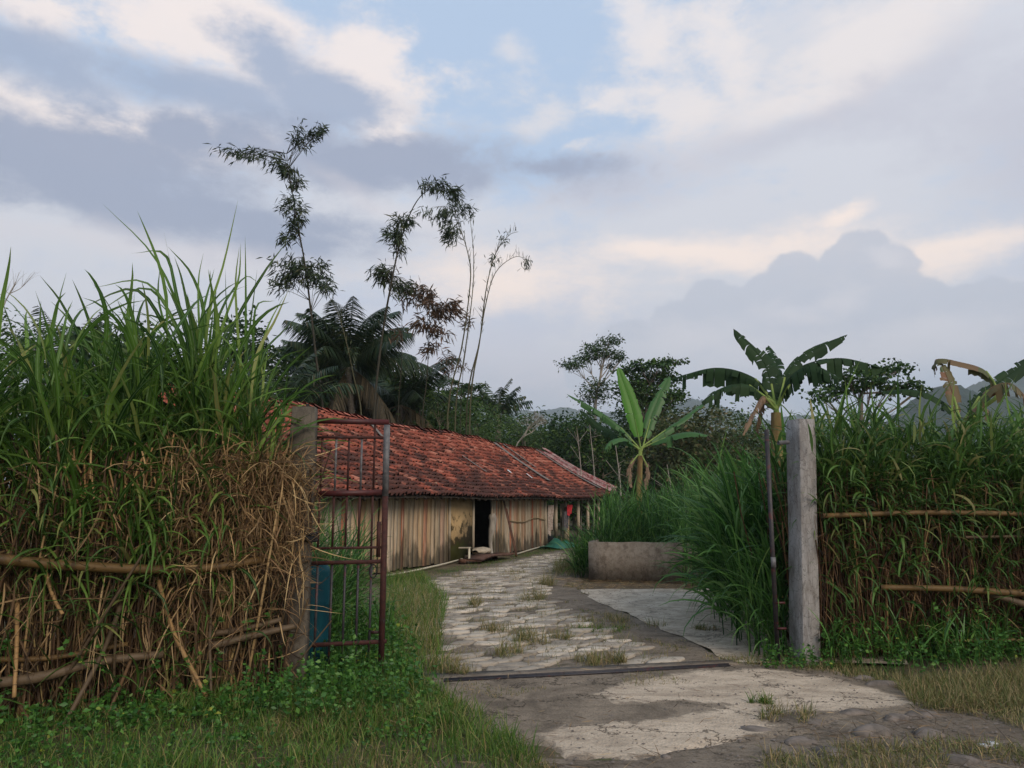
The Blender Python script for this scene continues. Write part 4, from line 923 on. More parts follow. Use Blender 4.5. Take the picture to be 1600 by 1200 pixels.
# ------------------------------------------------------------ left straw hedge
HA = A(-2.02, 6.78); HB = A(-3.77, 5.95); hd = (HB - HA) / np.linalg.norm(HB - HA); hn = A(-hd[1], hd[0]); hn = hn if hn[1] > 0 else -hn
def H3(s_, w_, z):
    s_, w_, z = np.broadcast_arrays(s_, w_, z); return np.stack([HA[0] + hd[0] * s_ + hn[0] * w_, HA[1] + hd[1] * s_ + hn[1] * w_, z], -1)
def hs(u, w_=0.0):
    a = (u - 800) / F / 1.02; ox, oy = HA + hn * w_
    return (a * oy - ox) / (hd[0] - a * hd[1])
def hp(u, v, w_=0.0):  # point on the hedge face plane under pixel
    a, b = ray(u, v); ox, oy = HA + hn * w_; s_ = (a * oy - ox) / (hd[0] - a * hd[1]); D = oy + hd[1] * s_
    return A(a * D, D, EYE + b * D)
SL = 4.6
azc = math.atan2(-hn[1], -hn[0])
def hedge_canes(name, label, fn, slen, n, hmin, hmax, mat='cane', wmax=.7, rr=(.005, .012), lean=.09, z0=0.0):
    m = MB(); s_ = R.uniform(-.12 if slen > 4 else -.05, slen, n); w_ = R.beta(1.5, 1.7, n) * wmax; h = R.uniform(hmin, hmax, n)
    P0 = fn(s_, w_, z0 + np.abs(R.normal(0, .05, n))); K = 5; t = np.linspace(0, 1, K)
    lx, ly = R.normal(0, lean, n), R.normal(0, lean * .5, n); cx, cy = R.normal(0, .03, n), R.normal(0, .03, n)
    P = np.stack([P0[:, 0:1] + h[:, None] * (lx[:, None] * t + cx[:, None] * np.sin(t * 3.1)), P0[:, 1:2] + h[:, None] * (ly[:, None] * t + cy[:, None] * np.sin(t * 3.1)), P0[:, 2:3] + h[:, None] * t], -1)
    m.tubes(P, R.uniform(*rr, (n, 1)) * np.linspace(1, .75, K)[None], 5)
    return tag(m.build(name, M[mat]), label, 'dried canes', kind='stuff')
hedge_canes('dry_canes', 'dense dried brown canes packed upright in the left hedge', H3, SL, 1300, .8, 2.05, rr=(.005, .014), lean=.17)
hedge_canes('thick_canes', 'thicker jointed canes standing out at the front of the left hedge', H3, SL, 75, .5, 1.6, 'cane', wmax=.12, rr=(.007, .014), lean=.22)
hedge_canes('grey_canes', 'grey weathered canes tilted across the front of the left hedge', H3, SL, 40, .4, 1.3, 'log', wmax=.1, rr=(.008, .015), lean=.35)
def straw_mass(name, label, fn, n, srange, zr, wr, mat, L=(.15, .5), W=(.004, .012), top_bias=1.0, th=(.3, 2.6), cluster=None):
    m = MB(); s_ = R.uniform(*srange, n); z = zr[0] + (zr[1] - zr[0]) * R.random(n) ** top_bias; w_ = R.uniform(*wr, n)
    az = azc + R.normal(0, 1.5, n)
    m.blades(fn(s_, w_, z), az, R.uniform(*L, n), R.uniform(*W, n), R.uniform(*th, n), R.uniform(-.8, 1.6, n), 4, tw=R.uniform(-1.5, 1.5, n), pw=1.0)
    return tag(m.build(name, M[mat]), label, 'straw', kind='stuff')
straw_mass('dry_straw', 'tangled dead brown leaves hanging through the left hedge', H3, 4800, (-.15, SL), (.05, 1.95), (-.10, .5), 'straw', L=(.15, .6), W=(.005, .017), top_bias=.6)
straw_mass('pale_straw', 'pale straw bristling from the end of the left hedge by the gate post', H3, 3800, (-.24, .9), (.5, 2.0), (-.22, .3), 'straw_pale', L=(.12, .45), W=(.005, .013), top_bias=.55, th=(.2, 2.9))
straw_mass('hanging_straw', 'dead leaves hanging straight down the face of the left hedge', H3, 1900, (0, SL), (.5, 1.9), (-.15, .1), 'straw', L=(.3, .8), W=(.006, .016), th=(2.5, 3.3))
# short cut stubs, green-yellow
m = MB(); n = 420; s_ = R.uniform(-.12, 1.6, n); P0 = H3(s_, R.uniform(-.08, .4, n), R.uniform(1.1, 1.9, n)); K = 2
dr_ = R.normal(0, .25, (n, 3)); dr_[:, 2] = 1; P = np.stack([P0, P0 + dr_ * R.uniform(.1, .35, (n, 1))], 1); m.tubes(P, .007, 5, True)
tag(m.build('cut_stubs', M['cane_light']), 'pale cut cane stubs poking from the top of the left straw hedge', 'cane stubs', kind='stuff')
# rails
fence = thing('bamboo_fence', 'long bowed bamboo rail tied across the left straw hedge with lower poles', 'fence', (*HA, 0)); fo = A(*HA, 0)
def pole(pts, r0, r1, mat, parent=None, name='rail', origin=None, seed=1, sides=8):
    P = curve(pts, 20); m = MB(); K = 20; rr = np.linspace(r0, r1, K) * (1 + .05 * np.sin(np.arange(K) * 2.1)); m.tubes(P, rr[None], sides, True)
    return m.build(name, M[mat], parent, origin if origin is not None else P[0], smooth=True)
pole([hp(-260, 850, -.2), hp(0, 874, -.2), hp(110, 884, -.19), hp(250, 890, -.2), hp(340, 886, -.2), hp(410, 874, -.14)], .044, .032, 'bamboo_pole', fence, 'rail', fo)
pole([hp(-200, 1085, -.1), hp(40, 1062, -.14), hp(150, 1035, -.14), hp(255, 1022, -.12)], .045, .03, 'log', fence, 'lower_rail', fo)
pole([hp(330, 1010, -.1), hp(400, 992, -.14), hp(462, 978, -.12)], .032, .026, 'log', fence, 'lower_rail', fo)
pole([hp(320, 992, -.04), hp(380, 983, -.1), hp(440, 968, -.12)], .026, .022, 'log', fence, 'lower_rail', fo)
pole([hp(-30, 1030, -.06), hp(80, 1028, -.08), hp(200, 1006, -.05)], .022, .018, 'bamboo_pole', fence, 'lower_rail', fo)
pole([hp(120, 1120, -.1), hp(200, 1112, -.1), hp(290, 1098, -.06)], .03, .02, 'log', fence, 'lower_rail', fo)
leanc = [([(247, 905), (270, 985), (322, 1088)], .018, 'cane_light', 'thick pale jointed cane slanting across the middle of the left hedge'),
         ([(190, 942), (160, 1020), (95, 1142)], .019, 'log', 'long grey cane leaning left across the lower left hedge'),
         ([(66, 875), (82, 930), (98, 960)], .014, 'cane_light', 'short split pale cane under the bamboo rail at far left'),
         ([(27, 940), (26, 1010), (22, 1090)], .016, 'cane_light', 'upright yellow cane with a cut top at the left edge'),
         ([(332, 915), (328, 1000), (330, 1090)], .012, 'log', 'straight upright grey cane right of the thick slanting cane'),
         ([(205, 1030), (180, 1090), (158, 1140)], .013, 'cane', 'brown bent cane at the foot of the left hedge'),
         ([(410, 1090), (380, 1115), (350, 1135)], .010, 'cane_light', 'thin pale stick lying in the weeds at the hedge foot'),
         ([(30, 1100), (45, 1125), (60, 1150)], .014, 'cane', 'short brown cane stub slanting at the bottom left corner')]
for pts, r_, mt, lb in leanc:
    P = [hp(u, v, -.17 if k < 2 else -.26) for k, (u, v) in enumerate(pts)]; o = pole(P, r_, r_ * .9, mt, None, 'cane_stalk'); tag(o, lb, 'cane')
# green in the left hedge
m = MB(); n = 330; s_ = R.uniform(0.0, SL, n) ** 1.15; P0 = H3(s_, R.uniform(-.02, .9, n), R.uniform(.9, 1.7, n)); uu = s_
topz = np.interp(s_, [0, .25, .5, 1.1, 1.7, 2.3, 4.6], [1.9, 2.35, 2.65, 2.75, 2.6, 2.4, 2.3])
Hh = np.clip(topz - P0[:, 2] - .1 + np.clip(R.normal(0, .3, n), -.7, .38), .25, 2.4)
shoots(m, P0, Hh, 7, .95, .036, spread=.15, up=.5, droop=1.9, f0=.3, seg=7)
n = 230; s_ = R.uniform(.35, SL, n); P0 = H3(s_, R.uniform(-.14, .15, n), R.uniform(.7, 1.65, n)); shoots(m, P0, R.uniform(.2, .5, n), 5, .65, .027, spread=.5, up=.9, droop=1.9, f0=.1, azbias=azc)
tag(m.build('elephant_grass', M['grass_tall']), 'mass of tall green elephant grass growing out of the left hedge', 'tall grass', kind='stuff')
m = MB(); n = 230; s_ = R.uniform(.1, SL, n); P0 = H3(s_, R.uniform(-.22, -.05, n), R.uniform(.1, 1.2, n)); m.blades(P0, azc + R.normal(0, 1.1, n), R.uniform(.3, .9, n), R.uniform(.012, .024, n), R.uniform(.2, 1.1, n), R.uniform(.6, 2.0, n), 8)
tag(m.build('grass_blades', M['grass_tall']), 'single green blades sprouting from the face of the left straw hedge', 'grass', kind='stuff')
def tuft_px(name, label, blades_, W, mat, wofs=.25, stemmat=None):
    o0 = hp(*blades_[0][0], wofs) * A(1, 1, 0); m = MB()
    for pts in blades_:
        w1 = wofs + R.uniform(-.15, .25); P = curve([hp(u, v, w1 + (.12 * R.normal() if k else 0)) for k, (u, v) in enumerate(pts)], 12)
        T = np.gradient(P, axis=0); vw = A(.3 * R.normal(), -1, .4 * R.normal()); S = np.cross(T, vw); S /= np.linalg.norm(S, axis=1, keepdims=True); t = np.linspace(0, 1, 12)
        ww = W * R.uniform(.75, 1.15) * .5 * np.minimum(1, .35 + t * 2) * np.clip(1 - t ** 2.5, 0.02, 1)
        m.strip(P[None], (S * ww[:, None])[None])
    n = 10; P0 = np.repeat(hp(*blades_[0][0], wofs)[None], n, 0) + R.normal(0, .08, (n, 3)) * A(1, 1, 0); shoots(m, P0 - A(0, 0, .5), .75, 5, .6, .022, up=.3)
    return tag(m.build(name, M[mat], None, o0), label, 'tall grass')
tuft_px('grass_tuft', 'tallest elephant grass tuft fanning up against the sky above the left hedge', [
    [(320, 640), (285, 500), (240, 400), (160, 318)], [(320, 640), (325, 500), (350, 410), (372, 312)], [(318, 640), (290, 520), (268, 420), (256, 362)], [(316, 640), (300, 520), (285, 440), (272, 400)],
    [(318, 640), (270, 500), (225, 440), (145, 450)], [(315, 640), (280, 520), (230, 450), (148, 490)], [(320, 640), (340, 500), (380, 435), (402, 440)], [(325, 640), (345, 520), (372, 440), (376, 380)],
    [(316, 640), (262, 520), (210, 452), (120, 485)], [(322, 640), (320, 500), (300, 430), (262, 385)], [(322, 640), (312, 520), (310, 440), (318, 395)], [(318, 645), (270, 540), (248, 470), (250, 415)],
    [(322, 645), (360, 520), (410, 430), (448, 378)], [(320, 645), (280, 480), (258, 398), (205, 396)], [(318, 645), (305, 560), (330, 470), (325, 420)]], .036, 'grass_tall')
tuft_px('grass_tuft', 'upright elephant grass tuft just left of the brown gate post', [
    [(385, 670), (384, 560), (384, 450), (383, 368)], [(385, 670), (375, 560), (368, 450), (374, 385)], [(388, 670), (400, 560), (430, 500), (452, 450)], [(388, 680), (410, 560), (440, 520), (470, 490)],
    [(385, 680), (395, 560), (400, 480), (430, 470)], [(384, 670), (370, 560), (355, 490), (352, 420)], [(388, 680), (420, 600), (440, 560), (478, 545)], [(392, 690), (400, 600), (415, 520), (445, 460)], [(390, 690), (380, 600), (392, 500), (402, 420)]], .030, 'grass_tall', .15)
tuft_px('grass_tuft', 'elephant grass tuft with pointed blades nearer the left edge', [
    [(90, 690), (80, 560), (90, 480), (104, 425)], [(95, 690), (110, 560), (140, 500), (165, 476)], [(90, 690), (40, 560), (20, 520), (10, 510)], [(92, 690), (130, 560), (100, 480), (62, 430)],
    [(92, 690), (60, 600), (62, 520), (64, 470)], [(200, 700), (205, 560), (208, 500), (210, 455)], [(200, 700), (190, 600), (170, 540), (135, 520)], [(200, 700), (230, 600), (250, 540), (262, 520)], [(100, 700), (60, 620), (30, 600), (0, 640)]], .034, 'grass_tall', .1)
# ------------------------------------------------------------ right hedge
QA = A(brp[0] + .18, 8.2); QB = A(6.6, 8.55); qd = (QB - QA) / np.linalg.norm(QB - QA); qn = A(-qd[1], qd[0]); azq = math.atan2(-qn[1], -qn[0])
def Q3(s_, w_, z):
    s_, w_, z = np.broadcast_arrays(s_, w_, z); return np.stack([QA[0] + qd[0] * s_ + qn[0] * w_, QA[1] + qd[1] * s_ + qn[1] * w_, z], -1)
def qp(u, v, w_=0.0):
    a, b = ray(u, v); ox, oy = QA + qn * w_; s_ = (a * oy - ox) / (qd[0] - a * qd[1]); D = oy + qd[1] * s_; return A(a * D, D, EYE + b * D)
QL = 3.6
hedge_canes('dry_canes', 'thin reddish brown dry canes inside the right hedge', Q3, QL, 1600, .9, 1.95, 'cane_dark', wmax=.7, rr=(.004, .010), lean=.13)
m = straw_mass('dry_straw', 'dead brown leaves hanging in the right hedge', Q3, 6000, (-.05, QL), (.1, 1.9), (-.1, .5), 'straw_dark', L=(.12, .4), W=(.004, .010), th=(1.5, 3.2))
fence2 = thing('bamboo_fence', 'horizontal bamboo rails half hidden in the right green hedge', 'fence', (*QA, 0)); fo2 = A(*QA, 0)
pole([qp(1285, 806, -.14), qp(1450, 801, -.16), qp(1620, 803, -.16), qp(1800, 800, -.14)], .026, .03, 'bamboo_pole', fence2, 'rail', fo2)
pole([qp(1375, 918, -.1), qp(1480, 920, -.16), qp(1600, 927, -.17), qp(1760, 930, -.16)], .03, .04, 'bamboo_pole', fence2, 'rail', fo2)
pole([qp(1540, 926, -.1), qp(1620, 950, -.2), qp(1720, 975, -.2)], .035, .04, 'log', fence2, 'rail', fo2)
pole([qp(1480, 1002, -.1), qp(1560, 1000, -.14), qp(1700, 1002, -.14)], .016, .016, 'bamboo_pole', fence2, 'rail', fo2)
pole([qp(1490, 840, -.05), qp(1600, 838, -.1), qp(1700, 838, -.1)], .016, .016, 'log', fence2, 'rail', fo2)
m = MB(); n = 400; s_ = R.uniform(0.0, QL, n); P0 = Q3(s_, R.uniform(0, .9, n), R.uniform(.9, 1.6, n))
topz = np.interp(s_, [0, .3, 1, 2, 3.6], [2.08, 2.26, 2.28, 2.2, 2.26]); Hh = np.clip(topz - P0[:, 2] + R.normal(0, .13, n), .2, 1.8)
shoots(m, P0, Hh, 7, .62, .031, spread=.2, up=.6, droop=2.1, f0=.2, seg=7)
n = 300; s_ = R.uniform(0, QL, n); P0 = Q3(s_, R.uniform(-.14, .2, n), .5 + 1.4 * R.random(n) ** .6); shoots(m, P0, R.uniform(.15, .4, n), 5, .46, .028, spread=.6, up=1.0, droop=2.0, f0=.1, azbias=azq)
n = 45; s_ = R.uniform(0, QL, n); P0 = Q3(s_, R.uniform(-.25, .0, n), R.uniform(.0, .7, n)); shoots(m, P0, R.uniform(.15, .4, n), 5, .4, .018, spread=.6, up=.9, droop=1.7, f0=.1, azbias=azq)
tag(m.build('elephant_grass', M['grass_dark']), 'dense dark green tall grass covering the right hedge', 'tall grass', kind='stuff')
m = MB()
for u, v, uv, vv in [(1300, 700, 1345, 560), (1355, 700, 1400, 600), (1350, 700, 1320, 590), (1450, 700, 1440, 600), (1440, 700, 1490, 590), (1330, 720, 1290, 640), (1540, 700, 1590, 585), (1560, 700, 1540, 600), (1500, 700, 1492, 590), (1390, 700, 1360, 595), (1600, 700, 1570, 590), (1580, 720, 1640, 620)]:
    P = curve([qp(u, v, .2), qp((u + uv) / 2 - 8, (v + vv) / 2, .2), qp(uv, vv, .15)], 10); T = np.gradient(P, axis=0); S = np.cross(T, A(.2, -1, .2)); S /= np.linalg.norm(S, axis=1, keepdims=True); t = np.linspace(0, 1, 10)
    m.strip(P[None], (S * (.017 * np.minimum(1, .4 + t * 2) * np.clip(1 - t ** 2.5, .02, 1))[:, None])[None])
tag(m.build('grass_blades', M['grass_tall']), 'broad pointed blades rising from the top of the right hedge', 'grass', kind='stuff')
# ------------------------------------------------------------ lush clumps inside the gate
def clump(name, label, poly, n, H, L, W, mat, azb=None, nleaf=8, up=.4, droop=1.8, spread=.18, hfun=None):
    P0 = sample_poly(poly, n); Hh = R.uniform(*H, n)
    if hfun is not None: Hh = Hh * hfun(P0)
    m = MB(); shoots(m, P0, Hh, nleaf, L, W, spread=spread, up=up, droop=droop, f0=.12, azbias=azb, seg=7); c0 = P0.mean(0) * A(1, 1, 0)
    return tag(m.build(name, M[mat], None, c0), label, 'grass clump')
clump('fodder_grass', 'big drooping green grass clump just inside the open right gate leaf', [(2.45, 8.9), (3.7, 8.6), (4.6, 10.5), (4.6, 13.0), (3.4, 13.2), (2.75, 11.0)], 230, (1.0, 1.75), 1.2, .044, 'grass_lush', azb=math.pi + .5, nleaf=9)
clump('fodder_grass', 'arching grass tuft at the foot of the pale gate post inside the gate', [(2.45, 8.3), (2.9, 8.3), (3.0, 8.9), (2.6, 8.9)], 26, (.5, .95), .8, .02, 'grass_lush', azb=math.pi + .3, nleaf=7)
clump('fodder_grass', 'tall green grass behind the right end of the low cement wall', [(3.3, 15.0), (6.5, 14.0), (8.5, 18), (4.5, 20.5), (3.2, 17)], 380, (1.1, 1.9), 1.0, .028, 'grass_lush', nleaf=8)
clump('fodder_grass', 'tall green grass behind the left end of the low cement wall', [(1.75, 16.9), (3.6, 16.9), (4.6, 20.5), (2.5, 19.5)], 240, (1.0, 1.55), .9, .028, 'grass_lush', nleaf=8)
clump('fodder_grass', 'low spreading grass clump left of the low cement wall', [(1.3, 17.0), (1.75, 16.9), (2.3, 18.8), (1.75, 19.0)], 70, (.3, .7), .7, .026, 'grass_lush', azb=math.pi + .4, nleaf=8)
clump('fodder_grass', 'bright green grass clump behind the narrow gate leaf and drum', [(-2.6, 8.3), (-1.85, 8.2), (-1.75, 9.9), (-3.2, 10.5)], 150, (.5, 1.15), .75, .018, 'grass_lush', azb=.2, nleaf=8)
clump('fodder_grass', 'tall grass clump between the brown gate post and the barn wall', [(-4.6, 10.5), (-2.9, 10.2), (-3.1, 12.5), (-5.5, 12.5)], 130, (.9, 1.7), .9, .022, 'grass_lush', azb=.2, nleaf=8)

# ------------------------------------------------------------ low grass, weeds, cobbles
m = MB()
P = sample_poly(px_poly([(596, 905), (660, 900), (700, 940), (690, 1000), (700, 1050), (650, 1062), (600, 1060), (590, 980)]), 5200); turf_at(m, P, .22, .007, .4)
P = sample_poly(px_poly([(-60, 1135), (420, 1050), (620, 1050), (690, 1085), (800, 1150), (850, 1200), (860, 1320), (-100, 1320)]), 15000); turf_at(m, P, .11, .006, .6); P = patchy(P, 3.1, 1.0, 3.0); turf_at(m, P, .2, .006, .6)
P = sample_poly(px_poly([(390, 1050), (620, 1030), (690, 1080), (760, 1130), (500, 1180)]), 3500); turf_at(m, P, .17, .006, .6)
P = sample_poly(px_poly([(610, 905), (735, 882), (870, 853), (885, 858), (740, 892), (620, 925)]), 2600); turf_at(m, P, .06, .006, .7)
tag(m.build('grass', M['turf']), 'green grass verge left of the path and in front of the left hedge', 'grass', kind='stuff')
m = MB()
P = patchy(sample_poly(px_poly([(430, 1120), (700, 1090), (850, 1150), (900, 1320), (300, 1320)]), 9000), 2.5, .1); turf_at(m, P, .10, .005, .8)
P = patchy(sample_poly(px_poly([(1190, 1150), (1260, 1105), (1420, 1095), (1640, 1060), (1900, 1100), (1700, 1330), (1200, 1330)]), 24000), 2.2, .1, 1.0); turf_at(m, P, .09, .005, .7)
P = sample_poly(px_poly([(1400, 1075), (1640, 1045), (1800, 1080), (1640, 1120), (1430, 1110)]), 5200); turf_at(m, P, .16, .005, .6)
P = sample_poly(px_poly([(1130, 1030), (1260, 1025), (1420, 1060), (1420, 1080), (1280, 1052), (1150, 1042)]), 2300); turf_at(m, P, .07, .005, .6)
P = sample_poly(px_poly([(870, 880), (905, 880), (908, 905), (860, 900)]), 900); turf_at(m, P, .22, .006, .5)
P = sample_poly(px_poly([(596, 940), (650, 920), (690, 950), (690, 1030), (640, 1040)]), 1500); turf_at(m, P, .26, .005, .4)
tag(m.build('dry_grass', M['turf_dry']), 'thin yellow green dry grass over the lane edges', 'grass', kind='stuff')
m = MB()
P = patchy(sample_poly([p for p in spoly], 16000), 3.4, .3, 2.0); turf_at(m, P, .055, .005, .8)
P = patchy(sample_poly([p for p in spoly], 9000), 5.4, .8, 5.0); turf_at(m, P, .12, .005, .6)
P = patchy(sample_poly(px_poly([(905, 900), (915, 925), (990, 965), (1095, 1010), (1148, 1038), (1100, 1036), (960, 985), (860, 930)]), 6000), 4.5, .9, .5); turf_at(m, P, .05, .005, .8)
P = patchy(sample_poly(px_poly([(690, 1070), (1140, 1044), (1180, 1060), (700, 1100)]), 3000), 4, 1.0, .2); turf_at(m, P, .04, .005, .8)
tag(m.build('joint_grass', M['turf_dry']), 'short weeds in the joints of the paving stones', 'grass', kind='stuff')
tufts = [(840, 940, .2, .28, 'dry grass tuft beside the right edge of the paving'), (885, 893, .35, .5, 'large grass tuft left of the low cement wall'), (858, 915, .22, .3, 'grass tuft left of the gravel, near the large tuft'),
         (975, 972, .42, .13, 'wide green grass tuft on the edge of the pale slab'), (770, 990, .2, .2, 'grass tuft among the middle paving stones'), (835, 1003, .28, .24, 'yellow green grass tuft in the middle of the paving'),
         (785, 1025, .2, .2, 'dark grass tuft left of centre in the near paving'), (925, 1038, .22, .16, 'grass tuft in the paving just behind the threshold rail'), (880, 1000, .14, .14, 'small grass tuft right of the yellow green one'),
         (685, 1050, .26, .2, 'grass tuft at the left end of the threshold rail'), (965, 1036, .16, .16, 'small dark grass tuft near the threshold rail'), (735, 1055, .2, .1, 'flat grass tuft on the kerb near the left end of the rail'),
         (740, 945, .2, .18, 'grass tuft at the left edge of the paving'), (1095, 985, .2, .1, 'low grass tuft on the crack below the drooping grass'), (1240, 1122, .2, .13, 'grass tuft at the right edge of the cream concrete'), (935, 985, .35, .1, 'low grass strip beside the gravel'),
         (810, 895, .3, .08, 'flat grass patch on the far paving'), (1190, 1100, .08, .1, 'tiny grass sprig on the cream concrete')]
for (u, v, r_, h, lb) in tufts:
    c0 = gnd(u, v); n = int(120 + r_ * 700); sub_ = R.normal(0, r_ * .45, (5, 3)); P = c0 + sub_[R.integers(0, 5, n)] + R.normal(0, r_ * .2, (n, 3)); m = MB(); P[:, 2] = 0; turf_at(m, P, h * R.uniform(.5, 1.1, n), .006, .6)
    tag(m.build('grass_tuft', M['turf' if R.random() < .3 else 'turf_dry'], None, c0), lb, 'grass tuft', 'grass tufts on the path')
def weeds(mb, P, h, L, k=7):
    n = len(P); Hh = h * R.uniform(.3, 1.2, n); Pt = P + np.column_stack([R.normal(0, .05, n), R.normal(0, .05, n), Hh])
    mb.tubes(np.stack([P, (P + Pt) / 2 + R.normal(0, .01, (n, 3)), Pt], 1), .002, 3)
    f = R.uniform(.3, 1, (n, k, 1)); Q = P[:, None] + (Pt - P)[:, None] * f; Q = Q.reshape(-1, 3)
    D = R.normal(size=Q.shape) * A(1, 1, .35) + A(0, 0, .25); LL = L * R.uniform(.5, 1.3, len(Q)); mb.leaves(Q, D, LL, LL * .62, .2)
m = MB()
weeds(m, sample_poly(px_poly([(380, 1075), (500, 1010), (600, 1005), (640, 1040), (680, 1100), (560, 1150), (380, 1140)]), 760), .34, .045)
weeds(m, sample_poly(px_poly([(455, 1050), (470, 1015), (610, 1010), (625, 1045), (560, 1075)]), 260), .5, .05)
shoots(m, sample_poly(px_poly([(455, 1045), (475, 1012), (612, 1008), (612, 1040)]), 46), .3, 5, .5, .016, up=.7, droop=1.6)
weeds(m, patchy(sample_poly(px_poly([(-80, 1150), (420, 1100), (640, 1090), (700, 1130), (560, 1330), (-100, 1330)]), 900), 2.7, .3, 4.0), .16, .035)
weeds(m, sample_poly(px_poly([(-80, 1140), (380, 1090), (420, 1130), (200, 1160), (-100, 1200)]), 200), .2, .05)
weeds(m, H3(R.uniform(0, SL, 130), R.uniform(-.25, .05, 130), R.uniform(0, .9, 130) ** 2), .2, .05)
tag(m.build('weeds', M['weed']), 'broad leaved green weeds tangled at the foot of the left hedge', 'weeds', kind='stuff')
m = MB(); weeds(m, sample_poly(px_poly([(1180, 1038), (1225, 1026), (1300, 1022), (1310, 1050), (1200, 1052)]), 90), .22, .04)
weeds(m, sample_poly(px_poly([(1290, 1020), (1640, 1010), (1700, 1050), (1420, 1062), (1290, 1045)]), 330), .35, .045); weeds(m, Q3(R.uniform(0, QL, 120), R.uniform(-.25, 0, 120), R.uniform(0, .5, 120)), .2, .05)
shoots(m, sample_poly(px_poly([(1280, 1020), (1640, 1015), (1640, 1050), (1300, 1045)]), 110), .25, 5, .4, .016, up=.8, droop=1.8)
tag(m.build('weeds', M['weed']), 'dark low weeds along the foot of the right hedge', 'weeds', kind='stuff')
m = MB(); P = sample_poly(px_poly([(870, 905), (1090, 908), (1090, 922), (890, 922)]), 1500); m.blades(P + A(0, 0, .02), R.uniform(0, 6.28, len(P)), R.uniform(.08, .25, len(P)), .006, R.uniform(1.3, 1.6, len(P)), .05, 2)
P = gnd(900, 890) + R.normal(0, .3, (700, 3)) * A(1, 2, 0); P[:, 2] = .02; m.blades(P, R.uniform(0, 6.28, len(P)), R.uniform(.08, .25, len(P)), .006, R.uniform(1.3, 1.6, len(P)), .05, 2)
tag(m.build('chaff', M['straw_pale']), 'yellow straw litter along the foot of the low cement wall', 'straw', kind='stuff')
m = MB(); P = patchy(sample_poly(px_poly([(-50, 1140), (420, 1090), (900, 1190), (1600, 1080), (1600, 1300), (0, 1300)]), 2200), 1.5, -.5); m.blades(P + A(0, 0, .03), R.uniform(0, 6.28, len(P)), R.uniform(.05, .22, len(P)), .006, R.uniform(1.2, 1.6, len(P)), .1, 2)
P = np.concatenate([sample_poly(dark_apron, 260), sample_poly(gravel_pl, 1500), sample_poly(inner_slab, 500)]) + A(0, 0, .035); m.blades(P, R.uniform(0, 6.28, len(P)), R.uniform(.03, .14, len(P)), .006, R.uniform(1.35, 1.57, len(P)), .05, 2)
tag(m.build('litter', M['straw']), 'dead grass and straw litter scattered on the foreground ground', 'straw', kind='stuff')
def rock(c0, rx, ry, rz, label, group='cobbles in the lane', mat='rock', name='cobble'):
    m = MB(); nt, npn = 14, 7; V = []; ph = R.uniform(0, 6, 6)
    for j in range(npn):
        a = (j / (npn - 1)) * math.pi / 2 * 1.2 - .3
        for i_ in range(nt):
            th = i_ / nt * 6.283; k = 1 + .14 * math.sin(th * 2 + ph[0]) + .12 * math.sin(th * 3 + ph[1]) + .06 * math.sin(th * 5 + ph[2]) + R.normal(0, .02)
            V.append((c0[0] + rx * k * math.cos(a) * math.cos(th), c0[1] + ry * k * math.cos(a) * math.sin(th), c0[2] + rz * math.sin(a)))
    V.append((c0[0], c0[1], c0[2] + rz * 1.0)); Q = [[j * nt + i_, j * nt + (i_ + 1) % nt, (j + 1) * nt + (i_ + 1) % nt, (j + 1) * nt + i_] for j in range(npn - 1) for i_ in range(nt)]; l = (npn - 1) * nt
    m.add(V, Q, [[l + i_, l + (i_ + 1) % nt, npn * nt] for i_ in range(nt)]); tag(m.build(name, M[mat], None, c0, smooth=True), label, 'stone', group)
for (u, v, rx, ry, rz, lb) in [(1365, 1148, .13, .10, .07, 'rounded grey cobble in the grass right of the cream concrete'), (1440, 1118, .14, .09, .04, 'flat grey cobble near the right end of the cream concrete'), (1400, 1124, .10, .08, .04, 'flat dark cobble left of the long flat one'),
        (1450, 1150, .12, .1, .05, 'grey cobble half sunk in dry grass at the lower right'), (1300, 1178, .13, .1, .04, 'low brown cobble near the bottom edge'), (1270, 1130, .10, .07, .03, 'small flat cobble at the right of the grass tuft'),
        (1250, 1160, .1, .08, .035, 'small dark cobble by the edge of the lane'), (1335, 1115, .12, .07, .035, 'flat stone on the tip of the cream concrete'), (1180, 1142, .12, .08, .03, 'dark flat stone set in the edge of the cream concrete'),
        (1380, 1072, .16, .06, .05, 'pale long stone at the foot of the right hedge'), (1500, 1190, .1, .08, .04, 'brown cobble at the bottom edge below the white scrap'), (1040, 1184, .03, .03, .02, 'tiny grey pebble at the bottom edge of the cream concrete'), (1350, 1062, .1, .05, .04, 'small pale stone left of the long one by the hedge')]:
    rock(gnd(u, v), rx, ry, rz, lb)
m = MB(); c0 = gnd(1542, 1170); m.box(c0 + A(0, 0, .02), (.11, .06, .015), np.array([[.9, -.4, .1], [.4, .9, 0], [-.1, 0, 1]])); m.box(c0 + A(.05, .02, .03), (.06, .05, .01)); tag(m.build('paper_scrap', M['white_scrap'], None, c0), 'white scrap of paper lying in the dirt at the lower right', 'litter')
m = MB(); n = 3000; P = np.concatenate([sample_poly(dirt, n), sample_poly(dark_apron, 700), sample_poly(gravel_pl, 5000), sample_poly(inner_slab, 500)]); P[:, 2] = .012; P = P[P[:, 1] < 20]; s_ = .003 + .013 * R.random(len(P)) ** 2.5
for k, (a, b, c_) in enumerate(((1, 0, 0), (0, 1, 0), (0, 0, 1))): pass
oct_ = A([1, 0, 0], [-1, 0, 0], [0, 1, 0], [0, -1, 0], [0, 0, .7], [0, 0, -.3]); V = (P[:, None] + oct_[None] * s_[:, None, None] * R.uniform(.7, 1.3, (len(P), 6, 1))).reshape(-1, 3)
